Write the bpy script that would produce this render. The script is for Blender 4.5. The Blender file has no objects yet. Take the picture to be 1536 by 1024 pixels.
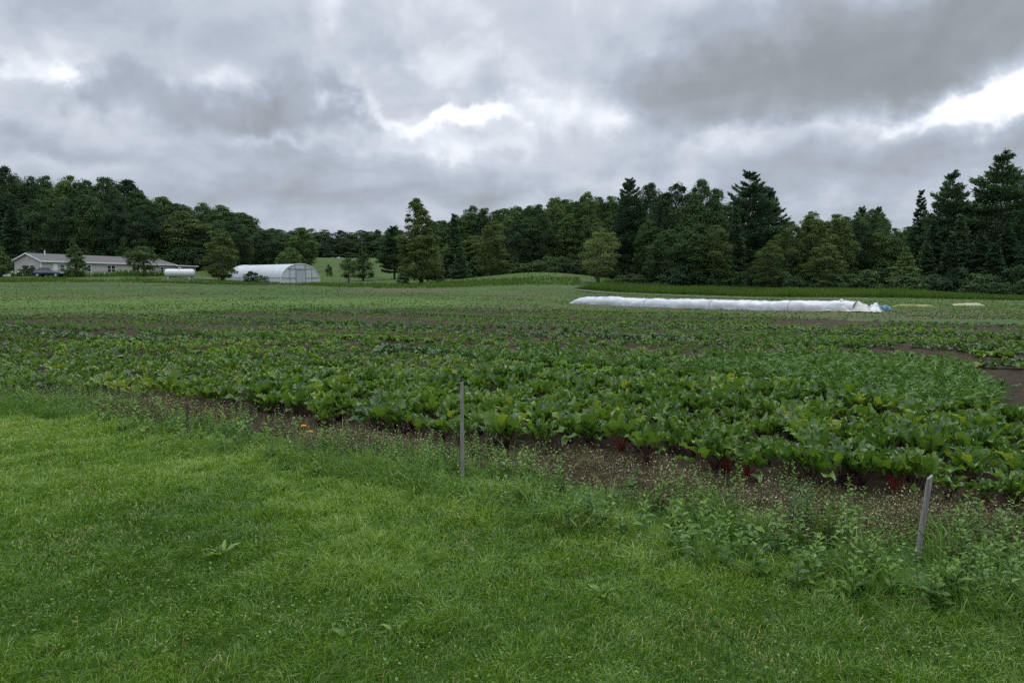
import bpy, math, random
import numpy as np

random.seed(11)
R = np.random.default_rng(7)
S = bpy.context.scene
COL = S.collection
PI = math.pi

# ------------------------------------------------------------------ camera model (photo pixels 1536 x 1024)
F, CX, CY, HZ, CAMZ = 1109.3, 768.0, 512.0, 418.0, 1.62
PITCH = math.atan((CY - HZ) / F)
CP, SP = math.cos(PITCH), math.sin(PITCH)


def ray(px, py):
    x = (px - CX) / F
    u = -(py - CY) / F
    return (x, CP + u * SP, u * CP - SP)


def sst(t):
    t = np.clip(t, 0, 1)
    return t * t * (3 - 2 * t)


def terrain(x, y):
    x = np.asarray(x, float)
    y = np.asarray(y, float)
    az = x / np.maximum(y, 1.0)
    wl = sst((-0.30 - az) / 0.18)
    end = 190 - 40 * wl
    wc = 1 - sst((az - 0.02) / 0.26)
    z = 2.5 * sst((y - 50) / (end - 50)) * wc
    z = z + 1.5 * np.exp(-((x - 6) / 14) ** 2 - ((y - 112) / 22) ** 2)
    win = sst((az + 0.55) / 0.2) * (1 - sst((az + 0.12) / 0.12))
    z = z + 5.6 * sst((y - 150) / 85) * win
    z = z + 3.5 * sst((y - 260) / 300)
    far = sst((y - 18) / 25)
    z = z + far * 0.06 * (np.sin(x * 0.31 + 1.0) * np.sin(y * 0.17) + 0.6 * np.sin(x * 0.12 + y * 0.07))
    return z


def at(px, y):
    d = ray(px, HZ)
    return d[0] / d[1] * y


def hit(px, py):
    """Ground point seen at a photo pixel."""
    d = ray(px, py)
    t = 1.0
    if d[2] >= -1e-4:
        t = 150.0
    else:
        t = -CAMZ / d[2]
    for _ in range(25):
        z = float(terrain(d[0] * t, d[1] * t))
        if d[2] >= -1e-4:
            break
        t = 0.5 * t + 0.5 * min((z - CAMZ) / d[2], 300.0)
    return d[0] * t, d[1] * t


def row_z(py, y):
    d = ray(CX, py)
    return CAMZ + d[2] / d[1] * y


# ------------------------------------------------------------------ value noise
_tab = R.random((64, 64))


def vnoise(x, y):
    x = np.asarray(x, float)
    y = np.asarray(y, float)
    xi = np.floor(x).astype(int)
    yi = np.floor(y).astype(int)
    fx = sst(x - xi)
    fy = sst(y - yi)
    a = _tab[xi % 64, yi % 64]
    b = _tab[(xi + 1) % 64, yi % 64]
    c = _tab[xi % 64, (yi + 1) % 64]
    d = _tab[(xi + 1) % 64, (yi + 1) % 64]
    return (a * (1 - fx) + b * fx) * (1 - fy) + (c * (1 - fx) + d * fx) * fy


def fbm(x, y, o=4):
    s = 0
    a = 0.5
    for k in range(o):
        s = s + a * vnoise(x * 2 ** k + 17 * k, y * 2 ** k + 31 * k)
        a *= 0.5
    return s / (1 - 0.5 ** o)


# ------------------------------------------------------------------ mesh helpers
class Geo:
    def __init__(self):
        self.V, self.Q, self.T, self.A, self.M, self.n = [], [], [], [], [], 0

    def add(self, V, Q=None, T=None, tint=0.5, mid=0.0):
        V = np.asarray(V, float).reshape(-1, 3)
        k = len(V)
        if Q is not None and len(Q):
            self.Q.append(np.asarray(Q, int).reshape(-1, 4) + self.n)
        if T is not None and len(T):
            self.T.append(np.asarray(T, int).reshape(-1, 3) + self.n)
        self.V.append(V)
        self.A.append(np.broadcast_to(np.asarray(tint, float), (k,)))
        self.M.append(np.broadcast_to(np.asarray(mid, float), (k,)))
        self.n += k

    def arrays(self):
        V = np.concatenate(self.V) if self.V else np.zeros((0, 3))
        Q = np.concatenate(self.Q) if self.Q else np.zeros((0, 4), int)
        T = np.concatenate(self.T) if self.T else np.zeros((0, 3), int)
        return V, Q, T, np.concatenate(self.A), np.concatenate(self.M)

    def box(self, c, s, rot=0.0, tint=0.5):
        c = np.asarray(c, float)
        s = np.asarray(s, float) / 2
        P = np.array([[x, y, z] for x in (-1, 1) for y in (-1, 1) for z in (-1, 1)], float) * s
        cr, sr = math.cos(rot), math.sin(rot)
        P = np.stack([P[:, 0] * cr - P[:, 1] * sr, P[:, 0] * sr + P[:, 1] * cr, P[:, 2]], 1) + c
        self.add(P, Q=[[0, 1, 3, 2], [4, 6, 7, 5], [0, 4, 5, 1], [2, 3, 7, 6], [0, 2, 6, 4], [1, 5, 7, 3]], tint=tint)

    def tube(self, pts, rad, k=6, tint=0.5, cap=True):
        pts = np.asarray(pts, float)
        m = len(pts)
        rad = np.broadcast_to(np.asarray(rad, float), (m,))
        tg = np.gradient(pts, axis=0)
        tg /= np.linalg.norm(tg, axis=1)[:, None] + 1e-9
        ref = np.where(np.abs(tg[:, 2:3]) > 0.9, np.array([[1.0, 0, 0]]), np.array([[0, 0, 1.0]]))
        a = np.cross(tg, ref)
        a /= np.linalg.norm(a, axis=1)[:, None] + 1e-9
        b = np.cross(tg, a)
        th = np.arange(k) / k * 2 * PI
        V = pts[:, None, :] + rad[:, None, None] * (np.cos(th)[None, :, None] * a[:, None, :] + np.sin(th)[None, :, None] * b[:, None, :])
        V = V.reshape(-1, 3)
        Q = []
        for i in range(m - 1):
            for j in range(k):
                Q.append([i * k + j, i * k + (j + 1) % k, (i + 1) * k + (j + 1) % k, (i + 1) * k + j])
        T = []
        if cap:
            V = np.concatenate([V, pts[:1], pts[-1:]])
            for j in range(k):
                T.append([m * k, (j + 1) % k, j])
                T.append([m * k + 1, (m - 1) * k + j, (m - 1) * k + (j + 1) % k])
        self.add(V, Q=Q, T=T, tint=tint)

    def poly(self, pts, tint=0.5):
        """convex polygon as a fan"""
        n = len(pts)
        self.add(pts, T=[[0, i, i + 1] for i in range(1, n - 1)], tint=tint)

    def build(self, name, mat, parent=None, smooth=False, loc=None, attrs=True):
        V, Q, T, A, M = self.arrays()
        return mesh_obj(name, V, Q, T, mat, parent, A if attrs else None, M if attrs else None, smooth, loc)


def make_mesh(name, V, Q, T, mat, A=None, M=None, smooth=False):
    me = bpy.data.meshes.new(name)
    nq, nt = len(Q), len(T)
    me.vertices.add(len(V))
    me.vertices.foreach_set('co', np.ascontiguousarray(V, np.float32).ravel())
    me.loops.add(nq * 4 + nt * 3)
    me.loops.foreach_set('vertex_index', np.concatenate([np.asarray(Q, np.int32).ravel(), np.asarray(T, np.int32).ravel()]).astype(np.int32))
    me.polygons.add(nq + nt)
    st = np.concatenate([np.arange(nq) * 4, nq * 4 + np.arange(nt) * 3]).astype(np.int32)
    me.polygons.foreach_set('loop_start', st)
    me.polygons.foreach_set('use_smooth', np.full(nq + nt, bool(smooth)))
    me.update(calc_edges=True)
    if A is not None:
        me.attributes.new('tint', 'FLOAT', 'POINT').data.foreach_set('value', np.ascontiguousarray(A, np.float32))
    if M is not None:
        me.attributes.new('mid', 'FLOAT', 'POINT').data.foreach_set('value', np.ascontiguousarray(M, np.float32))
    me.materials.append(mat)
    return me


def link(name, me, parent=None, loc=None):
    o = bpy.data.objects.new(name, me)
    COL.objects.link(o)
    if parent is not None:
        o.parent = parent
    if loc is not None:
        o.location = loc
    return o


def mesh_obj(name, V, Q, T, mat, parent=None, A=None, M=None, smooth=False, loc=None):
    return link(name, make_mesh(name, V, Q, T, mat, A, M, smooth), parent, loc)


def tag(o, label, cat, group=None):
    o['label'] = label
    o['category'] = cat
    if group:
        o['group'] = group
    return o


def thing(name, label, cat, loc=(0, 0, 0), rz=0.0, group=None):
    o = bpy.data.objects.new(name, None)
    o.empty_display_size = 0.2
    COL.objects.link(o)
    o.location = loc
    o.rotation_euler = (0, 0, rz)
    return tag(o, label, cat, group)


def struct(o):
    o['kind'] = 'structure'
    return o


def stuff(o, label, cat):
    o['kind'] = 'stuff'
    return tag(o, label, cat)


# ------------------------------------------------------------------ materials
def new_mat(name):
    m = bpy.data.materials.new(name)
    m.use_nodes = True
    nt = m.node_tree
    nt.nodes.clear()
    out = nt.nodes.new('ShaderNodeOutputMaterial')
    return m, nt, out


def N(nt, typ, **kw):
    n = nt.nodes.new(typ)
    for k, v in kw.items():
        setattr(n, k, v)
    return n


def ramp_node(nt, stops, fac=None):
    r = nt.nodes.new('ShaderNodeValToRGB')
    e = r.color_ramp.elements
    while len(e) < len(stops):
        e.new(0.5)
    for el, (p, c) in zip(e, stops):
        el.position = p
        el.color = (c[0], c[1], c[2], 1)
    if fac is not None:
        nt.links.new(fac, r.inputs[0])
    return r


def mathn(nt, op, a, b=None, c=None, clamp=False):
    n = nt.nodes.new('ShaderNodeMath')
    n.operation = op
    n.use_clamp = clamp
    for i, v in enumerate((a, b, c)):
        if v is None:
            continue
        if isinstance(v, (int, float)):
            n.inputs[i].default_value = v
        else:
            nt.links.new(v, n.inputs[i])
    return n.outputs[0]


def attr(nt, name):
    n = nt.nodes.new('ShaderNodeAttribute')
    n.attribute_name = name
    return n.outputs['Fac']


def leaf_mat(name, stops, rough=0.5, spec=0.3, transl=0.25, objvar=0.0, noise=0.0, rib=None, trans_col=(1.25, 1.3, 0.6), pucker=False):
    """Leaf surface: colour ramp over the per-leaf tint, thin translucency, a waxy gloss."""
    m, nt, out = new_mat(name)
    L = nt.links
    t = attr(nt, 'tint')
    if objvar:
        oi = N(nt, 'ShaderNodeObjectInfo')
        v = mathn(nt, 'SUBTRACT', oi.outputs['Random'], 0.5)
        t = mathn(nt, 'MULTIPLY_ADD', v, objvar, t)
    if noise:
        tc = N(nt, 'ShaderNodeNewGeometry')
        nz = N(nt, 'ShaderNodeTexNoise')
        nz.inputs['Scale'].default_value = 1.0 / noise
        nz.inputs['Detail'].default_value = 3
        L.new(tc.outputs['Position'], nz.inputs['Vector'])
        v = mathn(nt, 'SUBTRACT', nz.outputs['Fac'], 0.5)
        t = mathn(nt, 'MULTIPLY_ADD', v, 0.9, t)
    r = ramp_node(nt, stops, t)
    col = r.outputs[0]
    if rib is not None:
        mid = attr(nt, 'mid')
        mr = N(nt, 'ShaderNodeMapRange')
        mr.inputs['From Min'].default_value = 0.03
        mr.inputs['From Max'].default_value = 0.20
        mr.inputs['To Min'].default_value = 0.75
        mr.inputs['To Max'].default_value = 0.0
        L.new(mid, mr.inputs['Value'])
        mx = N(nt, 'ShaderNodeMixRGB')
        L.new(mr.outputs[0], mx.inputs[0])
        L.new(col, mx.inputs[1])
        mx.inputs[2].default_value = (*rib, 1)
        col = mx.outputs[0]
    p = N(nt, 'ShaderNodeBsdfPrincipled')
    p.inputs['Roughness'].default_value = rough
    p.inputs['Specular IOR Level'].default_value = spec
    L.new(col, p.inputs['Base Color'])
    if pucker:
        tco = N(nt, 'ShaderNodeTexCoord')
        nb = N(nt, 'ShaderNodeTexNoise')
        nb.inputs['Scale'].default_value = 45
        nb.inputs['Detail'].default_value = 2
        L.new(tco.outputs['Object'], nb.inputs['Vector'])
        bp = N(nt, 'ShaderNodeBump')
        bp.inputs['Strength'].default_value = 0.7
        bp.inputs['Distance'].default_value = 0.012
        L.new(nb.outputs['Fac'], bp.inputs['Height'])
        L.new(bp.outputs[0], p.inputs['Normal'])
    sh = p.outputs[0]
    if transl:
        tr = N(nt, 'ShaderNodeBsdfTranslucent')
        mu = N(nt, 'ShaderNodeMixRGB', blend_type='MULTIPLY')
        mu.inputs[0].default_value = 1
        L.new(col, mu.inputs[1])
        mu.inputs[2].default_value = (*trans_col, 1)
        L.new(mu.outputs[0], tr.inputs[0])
        ms = N(nt, 'ShaderNodeMixShader')
        ms.inputs[0].default_value = transl
        L.new(sh, ms.inputs[1])
        L.new(tr.outputs[0], ms.inputs[2])
        sh = ms.outputs[0]
    L.new(sh, out.inputs[0])
    return m


def simple_mat(name, c0, c1, scale=3.0, rough=0.7, spec=0.3, transl=0.0, metallic=0.0, bump=0.0, stretch=(1, 1, 1), detail=6):
    m, nt, out = new_mat(name)
    L = nt.links
    tc = N(nt, 'ShaderNodeTexCoord')
    mp = N(nt, 'ShaderNodeMapping')
    mp.inputs['Scale'].default_value = stretch
    L.new(tc.outputs['Object'], mp.inputs['Vector'])
    nz = N(nt, 'ShaderNodeTexNoise')
    nz.inputs['Scale'].default_value = scale
    nz.inputs['Detail'].default_value = detail
    nz.inputs['Roughness'].default_value = 0.6
    L.new(mp.outputs[0], nz.inputs['Vector'])
    r = ramp_node(nt, [(0.3, c0), (0.7, c1)], nz.outputs['Fac'])
    p = N(nt, 'ShaderNodeBsdfPrincipled')
    p.inputs['Roughness'].default_value = rough
    p.inputs['Specular IOR Level'].default_value = spec
    p.inputs['Metallic'].default_value = metallic
    L.new(r.outputs[0], p.inputs['Base Color'])
    if bump:
        b = N(nt, 'ShaderNodeBump')
        b.inputs['Strength'].default_value = bump
        b.inputs['Distance'].default_value = 0.05
        L.new(nz.outputs['Fac'], b.inputs['Height'])
        L.new(b.outputs[0], p.inputs['Normal'])
    sh = p.outputs[0]
    if transl:
        t = N(nt, 'ShaderNodeBsdfTranslucent')
        L.new(r.outputs[0], t.inputs[0])
        ms = N(nt, 'ShaderNodeMixShader')
        ms.inputs[0].default_value = transl
        L.new(sh, ms.inputs[1])
        L.new(t.outputs[0], ms.inputs[2])
        sh = ms.outputs[0]
    L.new(sh, out.inputs[0])
    return m


GRASS = leaf_mat('lawn_grass', [(0.0, (0.054, 0.114, 0.014)), (0.35, (0.100, 0.192, 0.021)), (0.7, (0.168, 0.262, 0.038)), (0.92, (0.27, 0.33, 0.10)), (1.0, (0.42, 0.37, 0.20))], rough=0.45, spec=0.35, transl=0.36)
TALLGRASS = leaf_mat('tall_grass', [(0.0, (0.045, 0.105, 0.016)), (0.5, (0.090, 0.175, 0.026)), (0.85, (0.14, 0.21, 0.050)), (1.0, (0.28, 0.25, 0.13))], rough=0.55, spec=0.25, transl=0.35)
MEADOW = leaf_mat('meadow_grass', [(0.0, (0.034, 0.070, 0.012)), (0.5, (0.058, 0.108, 0.018)), (0.85, (0.088, 0.136, 0.026)), (1.0, (0.18, 0.16, 0.075))], rough=0.6, spec=0.15, transl=0.3)
WEED = leaf_mat('weed_leaf', [(0.0, (0.045, 0.100, 0.020)), (0.5, (0.090, 0.175, 0.028)), (1.0, (0.16, 0.24, 0.045))], rough=0.5, spec=0.3, transl=0.3)
DRY = leaf_mat('dry_weed', [(0.0, (0.08, 0.072, 0.034)), (0.5, (0.25, 0.22, 0.115)), (1.0, (0.50, 0.45, 0.28))], rough=0.8, spec=0.15, transl=0.15, trans_col=(1, 1, 0.9))
BEET = leaf_mat('beet_leaf', [(0.0, (0.022, 0.058, 0.013)), (0.4, (0.056, 0.118, 0.019)), (0.75, (0.105, 0.185, 0.026)), (1.0, (0.20, 0.25, 0.036))], rough=0.38, spec=0.40, transl=0.34, rib=(0.11, 0.12, 0.05), noise=0.7, pucker=True)
STALK = leaf_mat('beet_stalk', [(0.0, (0.030, 0.014, 0.014)), (0.5, (0.055, 0.024, 0.018)), (0.75, (0.10, 0.018, 0.018)), (1.0, (0.20, 0.024, 0.020))], rough=0.4, spec=0.4, transl=0.0)
CARROT = leaf_mat('carrot_leaf', [(0.0, (0.034, 0.085, 0.016)), (0.5, (0.064, 0.138, 0.024)), (1.0, (0.115, 0.19, 0.04))], rough=0.55, spec=0.25, transl=0.25, noise=1.2)
LETTUCE = leaf_mat('lettuce_leaf', [(0.0, (0.065, 0.14, 0.018)), (0.5, (0.11, 0.21, 0.024)), (1.0, (0.18, 0.28, 0.036))], rough=0.45, spec=0.35, transl=0.3)
KALE = leaf_mat('kale_leaf', [(0.0, (0.030, 0.068, 0.024)), (0.5, (0.054, 0.108, 0.035)), (1.0, (0.10, 0.155, 0.055))], rough=0.5, spec=0.3, transl=0.15, rib=(0.14, 0.17, 0.11))
CROWN_DARK = leaf_mat('forest_leaf', [(0.0, (0.017, 0.038, 0.017)), (0.5, (0.031, 0.063, 0.024)), (1.0, (0.060, 0.103, 0.033))], rough=0.7, spec=0.12, transl=0.2, objvar=0.8, noise=6)
CROWN_MID = leaf_mat('broad_leaf', [(0.0, (0.029, 0.060, 0.021)), (0.5, (0.052, 0.095, 0.029)), (1.0, (0.090, 0.141, 0.040))], rough=0.7, spec=0.12, transl=0.22, objvar=0.8, noise=5)
CROWN_PALE = leaf_mat('pale_leaf', [(0.0, (0.056, 0.092, 0.034)), (0.5, (0.092, 0.138, 0.046)), (1.0, (0.138, 0.18, 0.062))], rough=0.7, spec=0.12, transl=0.25, objvar=0.5, noise=4)
NEEDLE = leaf_mat('needles', [(0.0, (0.025, 0.057, 0.032)), (0.5, (0.049, 0.096, 0.046)), (1.0, (0.088, 0.144, 0.060))], rough=0.75, spec=0.1, transl=0.1, objvar=0.5, noise=5)
BARK = simple_mat('bark', (0.055, 0.045, 0.036), (0.13, 0.11, 0.09), 4, 0.9, 0.1, stretch=(3, 3, 0.6))
WOODGREY = simple_mat('weathered_wood', (0.12, 0.115, 0.105), (0.28, 0.27, 0.25), 14, 0.85, 0.15, stretch=(4, 4, 0.35), bump=0.4)
WOODDARK = simple_mat('dark_wood', (0.045, 0.038, 0.03), (0.10, 0.085, 0.07), 14, 0.9, 0.1, stretch=(4, 4, 0.4))
FILM = simple_mat('plastic_film', (0.40, 0.43, 0.455), (0.49, 0.52, 0.545), 0.9, 0.35, 0.35, transl=0.18)
FILM_END = simple_mat('end_wall_film', (0.50, 0.53, 0.55), (0.60, 0.63, 0.65), 1.5, 0.4, 0.3, transl=0.2)
FILM2 = simple_mat('tunnel_film', (0.34, 0.36, 0.38), (0.43, 0.45, 0.465), 2.2, 0.4, 0.3, transl=0.15, bump=0.25)
FLAP = simple_mat('end_film', (0.28, 0.28, 0.245), (0.46, 0.46, 0.43), 3, 0.4, 0.4, transl=0.25)
FRAME = simple_mat('frame_metal', (0.15, 0.17, 0.185), (0.24, 0.26, 0.27), 5, 0.5, 0.4)
SIDING = simple_mat('siding', (0.33, 0.32, 0.30), (0.39, 0.38, 0.36), 2.0, 0.7, 0.2, stretch=(0.2, 0.2, 6))
ROOFM = simple_mat('shingle', (0.075, 0.073, 0.073), (0.11, 0.107, 0.105), 6, 0.9, 0.1)
TRIM = simple_mat('white_trim', (0.50, 0.50, 0.49), (0.60, 0.60, 0.59), 3, 0.6, 0.3)
GLASS = simple_mat('dark_glass', (0.012, 0.014, 0.017), (0.03, 0.034, 0.04), 2, 0.08, 0.6)
TANK = simple_mat('tank_paint', (0.46, 0.48, 0.48), (0.56, 0.57, 0.57), 2.5, 0.4, 0.4, stretch=(0.4, 1, 2))
CONCRETE = simple_mat('concrete', (0.28, 0.27, 0.26), (0.40, 0.39, 0.37), 8, 0.9, 0.1)
CARPAINT = simple_mat('navy_paint', (0.008, 0.012, 0.030), (0.012, 0.018, 0.042), 2, 0.3, 0.5)
RUBBER = simple_mat('rubber', (0.012, 0.012, 0.012), (0.025, 0.025, 0.025), 6, 0.85, 0.2)
RIM = simple_mat('wheel_rim', (0.35, 0.36, 0.37), (0.5, 0.5, 0.5), 6, 0.35, 0.5, metallic=0.7)
LAMPM = simple_mat('lamp_lens', (0.6, 0.6, 0.58), (0.75, 0.75, 0.72), 6, 0.2, 0.6)
BLUETARP = simple_mat('blue_tarp', (0.02, 0.06, 0.11), (0.05, 0.13, 0.20), 5, 0.5, 0.35, bump=0.4)
PALETARP = simple_mat('pale_sheet', (0.25, 0.25, 0.22), (0.42, 0.41, 0.38), 4, 0.5, 0.3, bump=0.4)
YELLOW = simple_mat('yellow_sheet', (0.10, 0.125, 0.03), (0.17, 0.18, 0.055), 5, 0.7, 0.2, bump=0.3)
PALEYELLOW = simple_mat('pale_yellow_sheet', (0.26, 0.27, 0.14), (0.36, 0.36, 0.22), 5, 0.7, 0.2, bump=0.3)
SANDBAG = simple_mat('sandbag', (0.03, 0.03, 0.03), (0.07, 0.07, 0.065), 9, 0.9, 0.1, bump=0.3)
PETAL = simple_mat('yellow_petal', (0.65, 0.33, 0.015), (0.80, 0.45, 0.03), 30, 0.6, 0.2, transl=0.2)


def ground_mat():
    m, nt, out = new_mat('ground')
    L = nt.links
    ca = N(nt, 'ShaderNodeAttribute')
    ca.attribute_name = 'col'
    g = N(nt, 'ShaderNodeNewGeometry')

    def noise(scale, stretch, detail=5, rough=0.6):
        mp = N(nt, 'ShaderNodeMapping')
        mp.inputs['Scale'].default_value = stretch
        L.new(g.outputs['Position'], mp.inputs['Vector'])
        n = N(nt, 'ShaderNodeTexNoise')
        n.inputs['Scale'].default_value = scale
        n.inputs['Detail'].default_value = detail
        n.inputs['Roughness'].default_value = rough
        L.new(mp.outputs[0], n.inputs['Vector'])
        return n.outputs['Fac']
    n1 = noise(3.0, (1, 0.8, 1), 8, 0.7)
    n2 = noise(0.35, (0.5, 1, 1), 4)
    f = mathn(nt, 'MULTIPLY_ADD', n1, 0.55, 0.72)
    f2 = mathn(nt, 'MULTIPLY_ADD', n2, 0.8, 0.6)
    f = mathn(nt, 'MULTIPLY', f, f2)
    mu = N(nt, 'ShaderNodeVectorMath', operation='SCALE')
    L.new(ca.outputs['Color'], mu.inputs[0])
    L.new(f, mu.inputs['Scale'])
    p = N(nt, 'ShaderNodeBsdfPrincipled')
    p.inputs['Roughness'].default_value = 0.9
    p.inputs['Specular IOR Level'].default_value = 0.1
    L.new(mu.outputs[0], p.inputs['Base Color'])
    b = N(nt, 'ShaderNodeBump')
    b.inputs['Strength'].default_value = 0.3
    b.inputs['Distance'].default_value = 0.05
    L.new(n1, b.inputs['Height'])
    L.new(b.outputs[0], p.inputs['Normal'])
    L.new(p.outputs[0], out.inputs[0])
    return m


def soil_mat():
    m, nt, out = new_mat('soil')
    L = nt.links
    g = N(nt, 'ShaderNodeNewGeometry')

    def noise(scale, detail=6, rough=0.65):
        n = N(nt, 'ShaderNodeTexNoise')
        n.inputs['Scale'].default_value = scale
        n.inputs['Detail'].default_value = detail
        n.inputs['Roughness'].default_value = rough
        L.new(g.outputs['Position'], n.inputs['Vector'])
        return n.outputs['Fac']
    a = noise(9, 8, 0.75)
    bb = noise(0.6, 3)
    r = ramp_node(nt, [(0.25, (0.015, 0.010, 0.0055)), (0.5, (0.025, 0.0172, 0.0085)), (0.72, (0.048, 0.034, 0.018)), (0.85, (0.12, 0.094, 0.056))], a)
    mx = N(nt, 'ShaderNodeMixRGB')
    mr = N(nt, 'ShaderNodeMapRange')
    mr.inputs['From Min'].default_value = 0.5
    mr.inputs['From Max'].default_value = 0.75
    mr.inputs['To Max'].default_value = 0.45
    L.new(bb, mr.inputs['Value'])
    L.new(mr.outputs[0], mx.inputs[0])
    L.new(r.outputs[0], mx.inputs[1])
    mx.inputs[2].default_value = (0.030, 0.045, 0.014, 1)
    p = N(nt, 'ShaderNodeBsdfPrincipled')
    p.inputs['Roughness'].default_value = 0.92
    p.inputs['Specular IOR Level'].default_value = 0.12
    L.new(mx.outputs[0], p.inputs['Base Color'])
    b = N(nt, 'ShaderNodeBump')
    b.inputs['Strength'].default_value = 1.0
    b.inputs['Distance'].default_value = 0.04
    L.new(a, b.inputs['Height'])
    L.new(b.outputs[0], p.inputs['Normal'])
    L.new(p.outputs[0], out.inputs[0])
    return m


# ------------------------------------------------------------------ layout polygons (photo pixels -> ground)
FIELD_FRONT = [(-500, 545), (-200, 572), (0, 592), (150, 602), (300, 620), (500, 652), (700, 680), (950, 702), (1200, 740), (1450, 778), (1800, 835)]
FIELD_BACK = [(2100, 500), (1700, 492), (1536, 489), (1300, 483), (1100, 473), (860, 467), (700, 464), (520, 464), (250, 471), (0, 475), (-300, 480), (-500, 482)]
LAWN_EDGE = [(-500, 560), (-200, 585), (0, 606), (200, 640), (400, 682), (690, 735), (900, 790), (1050, 828), (1300, 872), (1536, 905), (1800, 945)]


def G2(poly):
    return np.array([hit(*p) for p in poly])


FRONT, BACK, EDGE = G2(FIELD_FRONT), G2(FIELD_BACK), G2(LAWN_EDGE)


def inpoly(poly, x, y):
    x = np.asarray(x)
    y = np.asarray(y)
    r = np.zeros(x.shape, bool)
    n = len(poly)
    for i in range(n):
        x0, y0 = poly[i]
        x1, y1 = poly[(i + 1) % n]
        c = (y0 > y) != (y1 > y)
        with np.errstate(divide='ignore', invalid='ignore'):
            xi = (x1 - x0) * (y - y0) / (y1 - y0) + x0
        r ^= c & (x < xi)
    return r


def yline(line, x):
    return np.interp(x, line[:, 0], line[:, 1])


FIELD = np.concatenate([FRONT, BACK])


# ------------------------------------------------------------------ ground sheet
def pxcoords(x, y, z=0.0):
    """photo pixel of ground points (used only to lay out where dry, mown and bare patches lie on the land)"""
    zz = z - CAMZ
    dep = y * CP - zz * SP
    up = y * SP + zz * CP
    dep = np.maximum(dep, 0.1)
    return CX + F * x / dep, CY - F * up / dep


def build_ground():
    ys = np.concatenate([np.linspace(-30, 2, 14), np.linspace(2.6, 16, 45), np.geomspace(16.6, 900, 190)])
    us = np.concatenate([np.linspace(-1.6, -0.9, 14)[:-1], np.linspace(-0.9, 0.9, 210), np.linspace(0.9, 1.6, 14)[1:]])
    Y, U = np.meshgrid(ys, us, indexing='ij')
    X = U * (np.abs(Y) * 1.0 + 12)
    Z = terrain(X, Y) - 0.01
    near = np.exp(-np.maximum(Y - 8, 0) / 30)
    Z = Z + 0.02 * near * (fbm(X * 1.5, Y * 1.5) - 0.5)
    px, py = pxcoords(X, Y, Z)
    n = fbm(X * 0.12, Y * 0.25)
    n2 = fbm(X * 0.05 + 9, Y * 0.6 + 4)
    col = np.zeros(X.shape + (3,))
    lawn = np.array([0.034, 0.066, 0.014])
    mown = np.array([0.031, 0.060, 0.0115])
    light = np.array([0.045, 0.079, 0.0145])
    tan = np.array([0.056, 0.056, 0.024])
    brown = np.array([0.066, 0.060, 0.032])
    dark = np.array([0.030, 0.050, 0.018])
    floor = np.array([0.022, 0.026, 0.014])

    def mixc(c, w):
        nonlocal col
        w = np.clip(w, 0, 1)[..., None]
        col = col * (1 - w) + c * w
    col[:] = lawn
    mixc(mown, sst((Y - 14) / 12))
    far = sst((Y - 25) / 8)
    mixc(light, far * 0.8 * sst((n2 - 0.48) / 0.14))
    mixc(tan, far * 0.55 * sst((n - 0.53) / 0.12))
    g = lambda v, c, s: np.exp(-((v - c) / s) ** 2)
    mixc(light, far * 0.9 * g(py, 457, 7) * sst((500 - px) / 250))
    mixc(tan, far * 0.6 * g(py, 446 - 0.004 * px, 5) * g(px, 150, 200) * (0.4 + n))
    mixc(brown, far * 0.9 * g(py, 436, 4.0) * g(px, 610, 85))
    mixc(tan, far * 0.85 * g(py, 461 + 0.012 * (px - 800), 3.5) * sst((px - 620) / 120))
    mixc(brown, far * 0.5 * g(py, 468 + 0.012 * (px - 800), 3.0) * sst((px - 1000) / 200) * (0.5 + n))
    mixc(dark, far * 0.75 * g(py, 428.5, 1.6) * sst((560 - px) / 80))
    mixc(dark, far * 0.5 * g(py, 441, 1.3) * g(px, 420, 260))
    mixc(mown * 1.05, far * 0.8 * g(py, 396, 12) * g(px, 560, 90))
    mixc(light * 0.95, far * 0.8 * g(py, 417, 7) * g(px, 830, 70))
    mixc(light * 1.22, far * 0.85 * g(py, 453, 6.5) * sst((780 - px) / 120))
    mixc(dark, far * 0.8 * g(py, 442.5 + 0.004 * (px - 500), 1.0) * g(px, 560, 260))
    mixc(dark, far * 0.5 * g(py, 437 - 0.01 * (px - 200), 1.2) * g(px, 150, 150))
    mixc(dark, far * 0.7 * g(py, 473 + 0.006 * (px - 1300), 1.0) * sst((px - 1290) / 40))
    mixc(dark, far * 0.6 * g(py, 466 + 0.006 * (px - 1300), 0.9) * sst((px - 1350) / 40))
    # soil and leaf litter under the woods
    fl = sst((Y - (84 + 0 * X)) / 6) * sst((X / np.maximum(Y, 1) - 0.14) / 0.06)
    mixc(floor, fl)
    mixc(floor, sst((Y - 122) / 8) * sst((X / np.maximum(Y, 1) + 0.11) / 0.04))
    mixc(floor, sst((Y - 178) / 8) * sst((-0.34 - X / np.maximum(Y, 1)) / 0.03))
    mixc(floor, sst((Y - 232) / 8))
    ny, nu = X.shape
    I = np.arange(ny * nu).reshape(ny, nu)
    Q = np.stack([I[:-1, :-1], I[:-1, 1:], I[1:, 1:], I[1:, :-1]], -1).reshape(-1, 4)
    V = np.stack([X, Y, Z], -1).reshape(-1, 3)
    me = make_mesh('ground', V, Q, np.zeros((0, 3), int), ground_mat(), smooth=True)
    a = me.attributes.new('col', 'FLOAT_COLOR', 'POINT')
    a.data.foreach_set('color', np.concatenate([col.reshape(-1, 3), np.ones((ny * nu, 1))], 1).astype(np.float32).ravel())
    struct(link('ground', me))


build_ground()

# row direction of the beds (right end nearer the camera)
UD = np.array([0.894, -0.447])
ND = np.array([0.447, 0.894])


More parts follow.
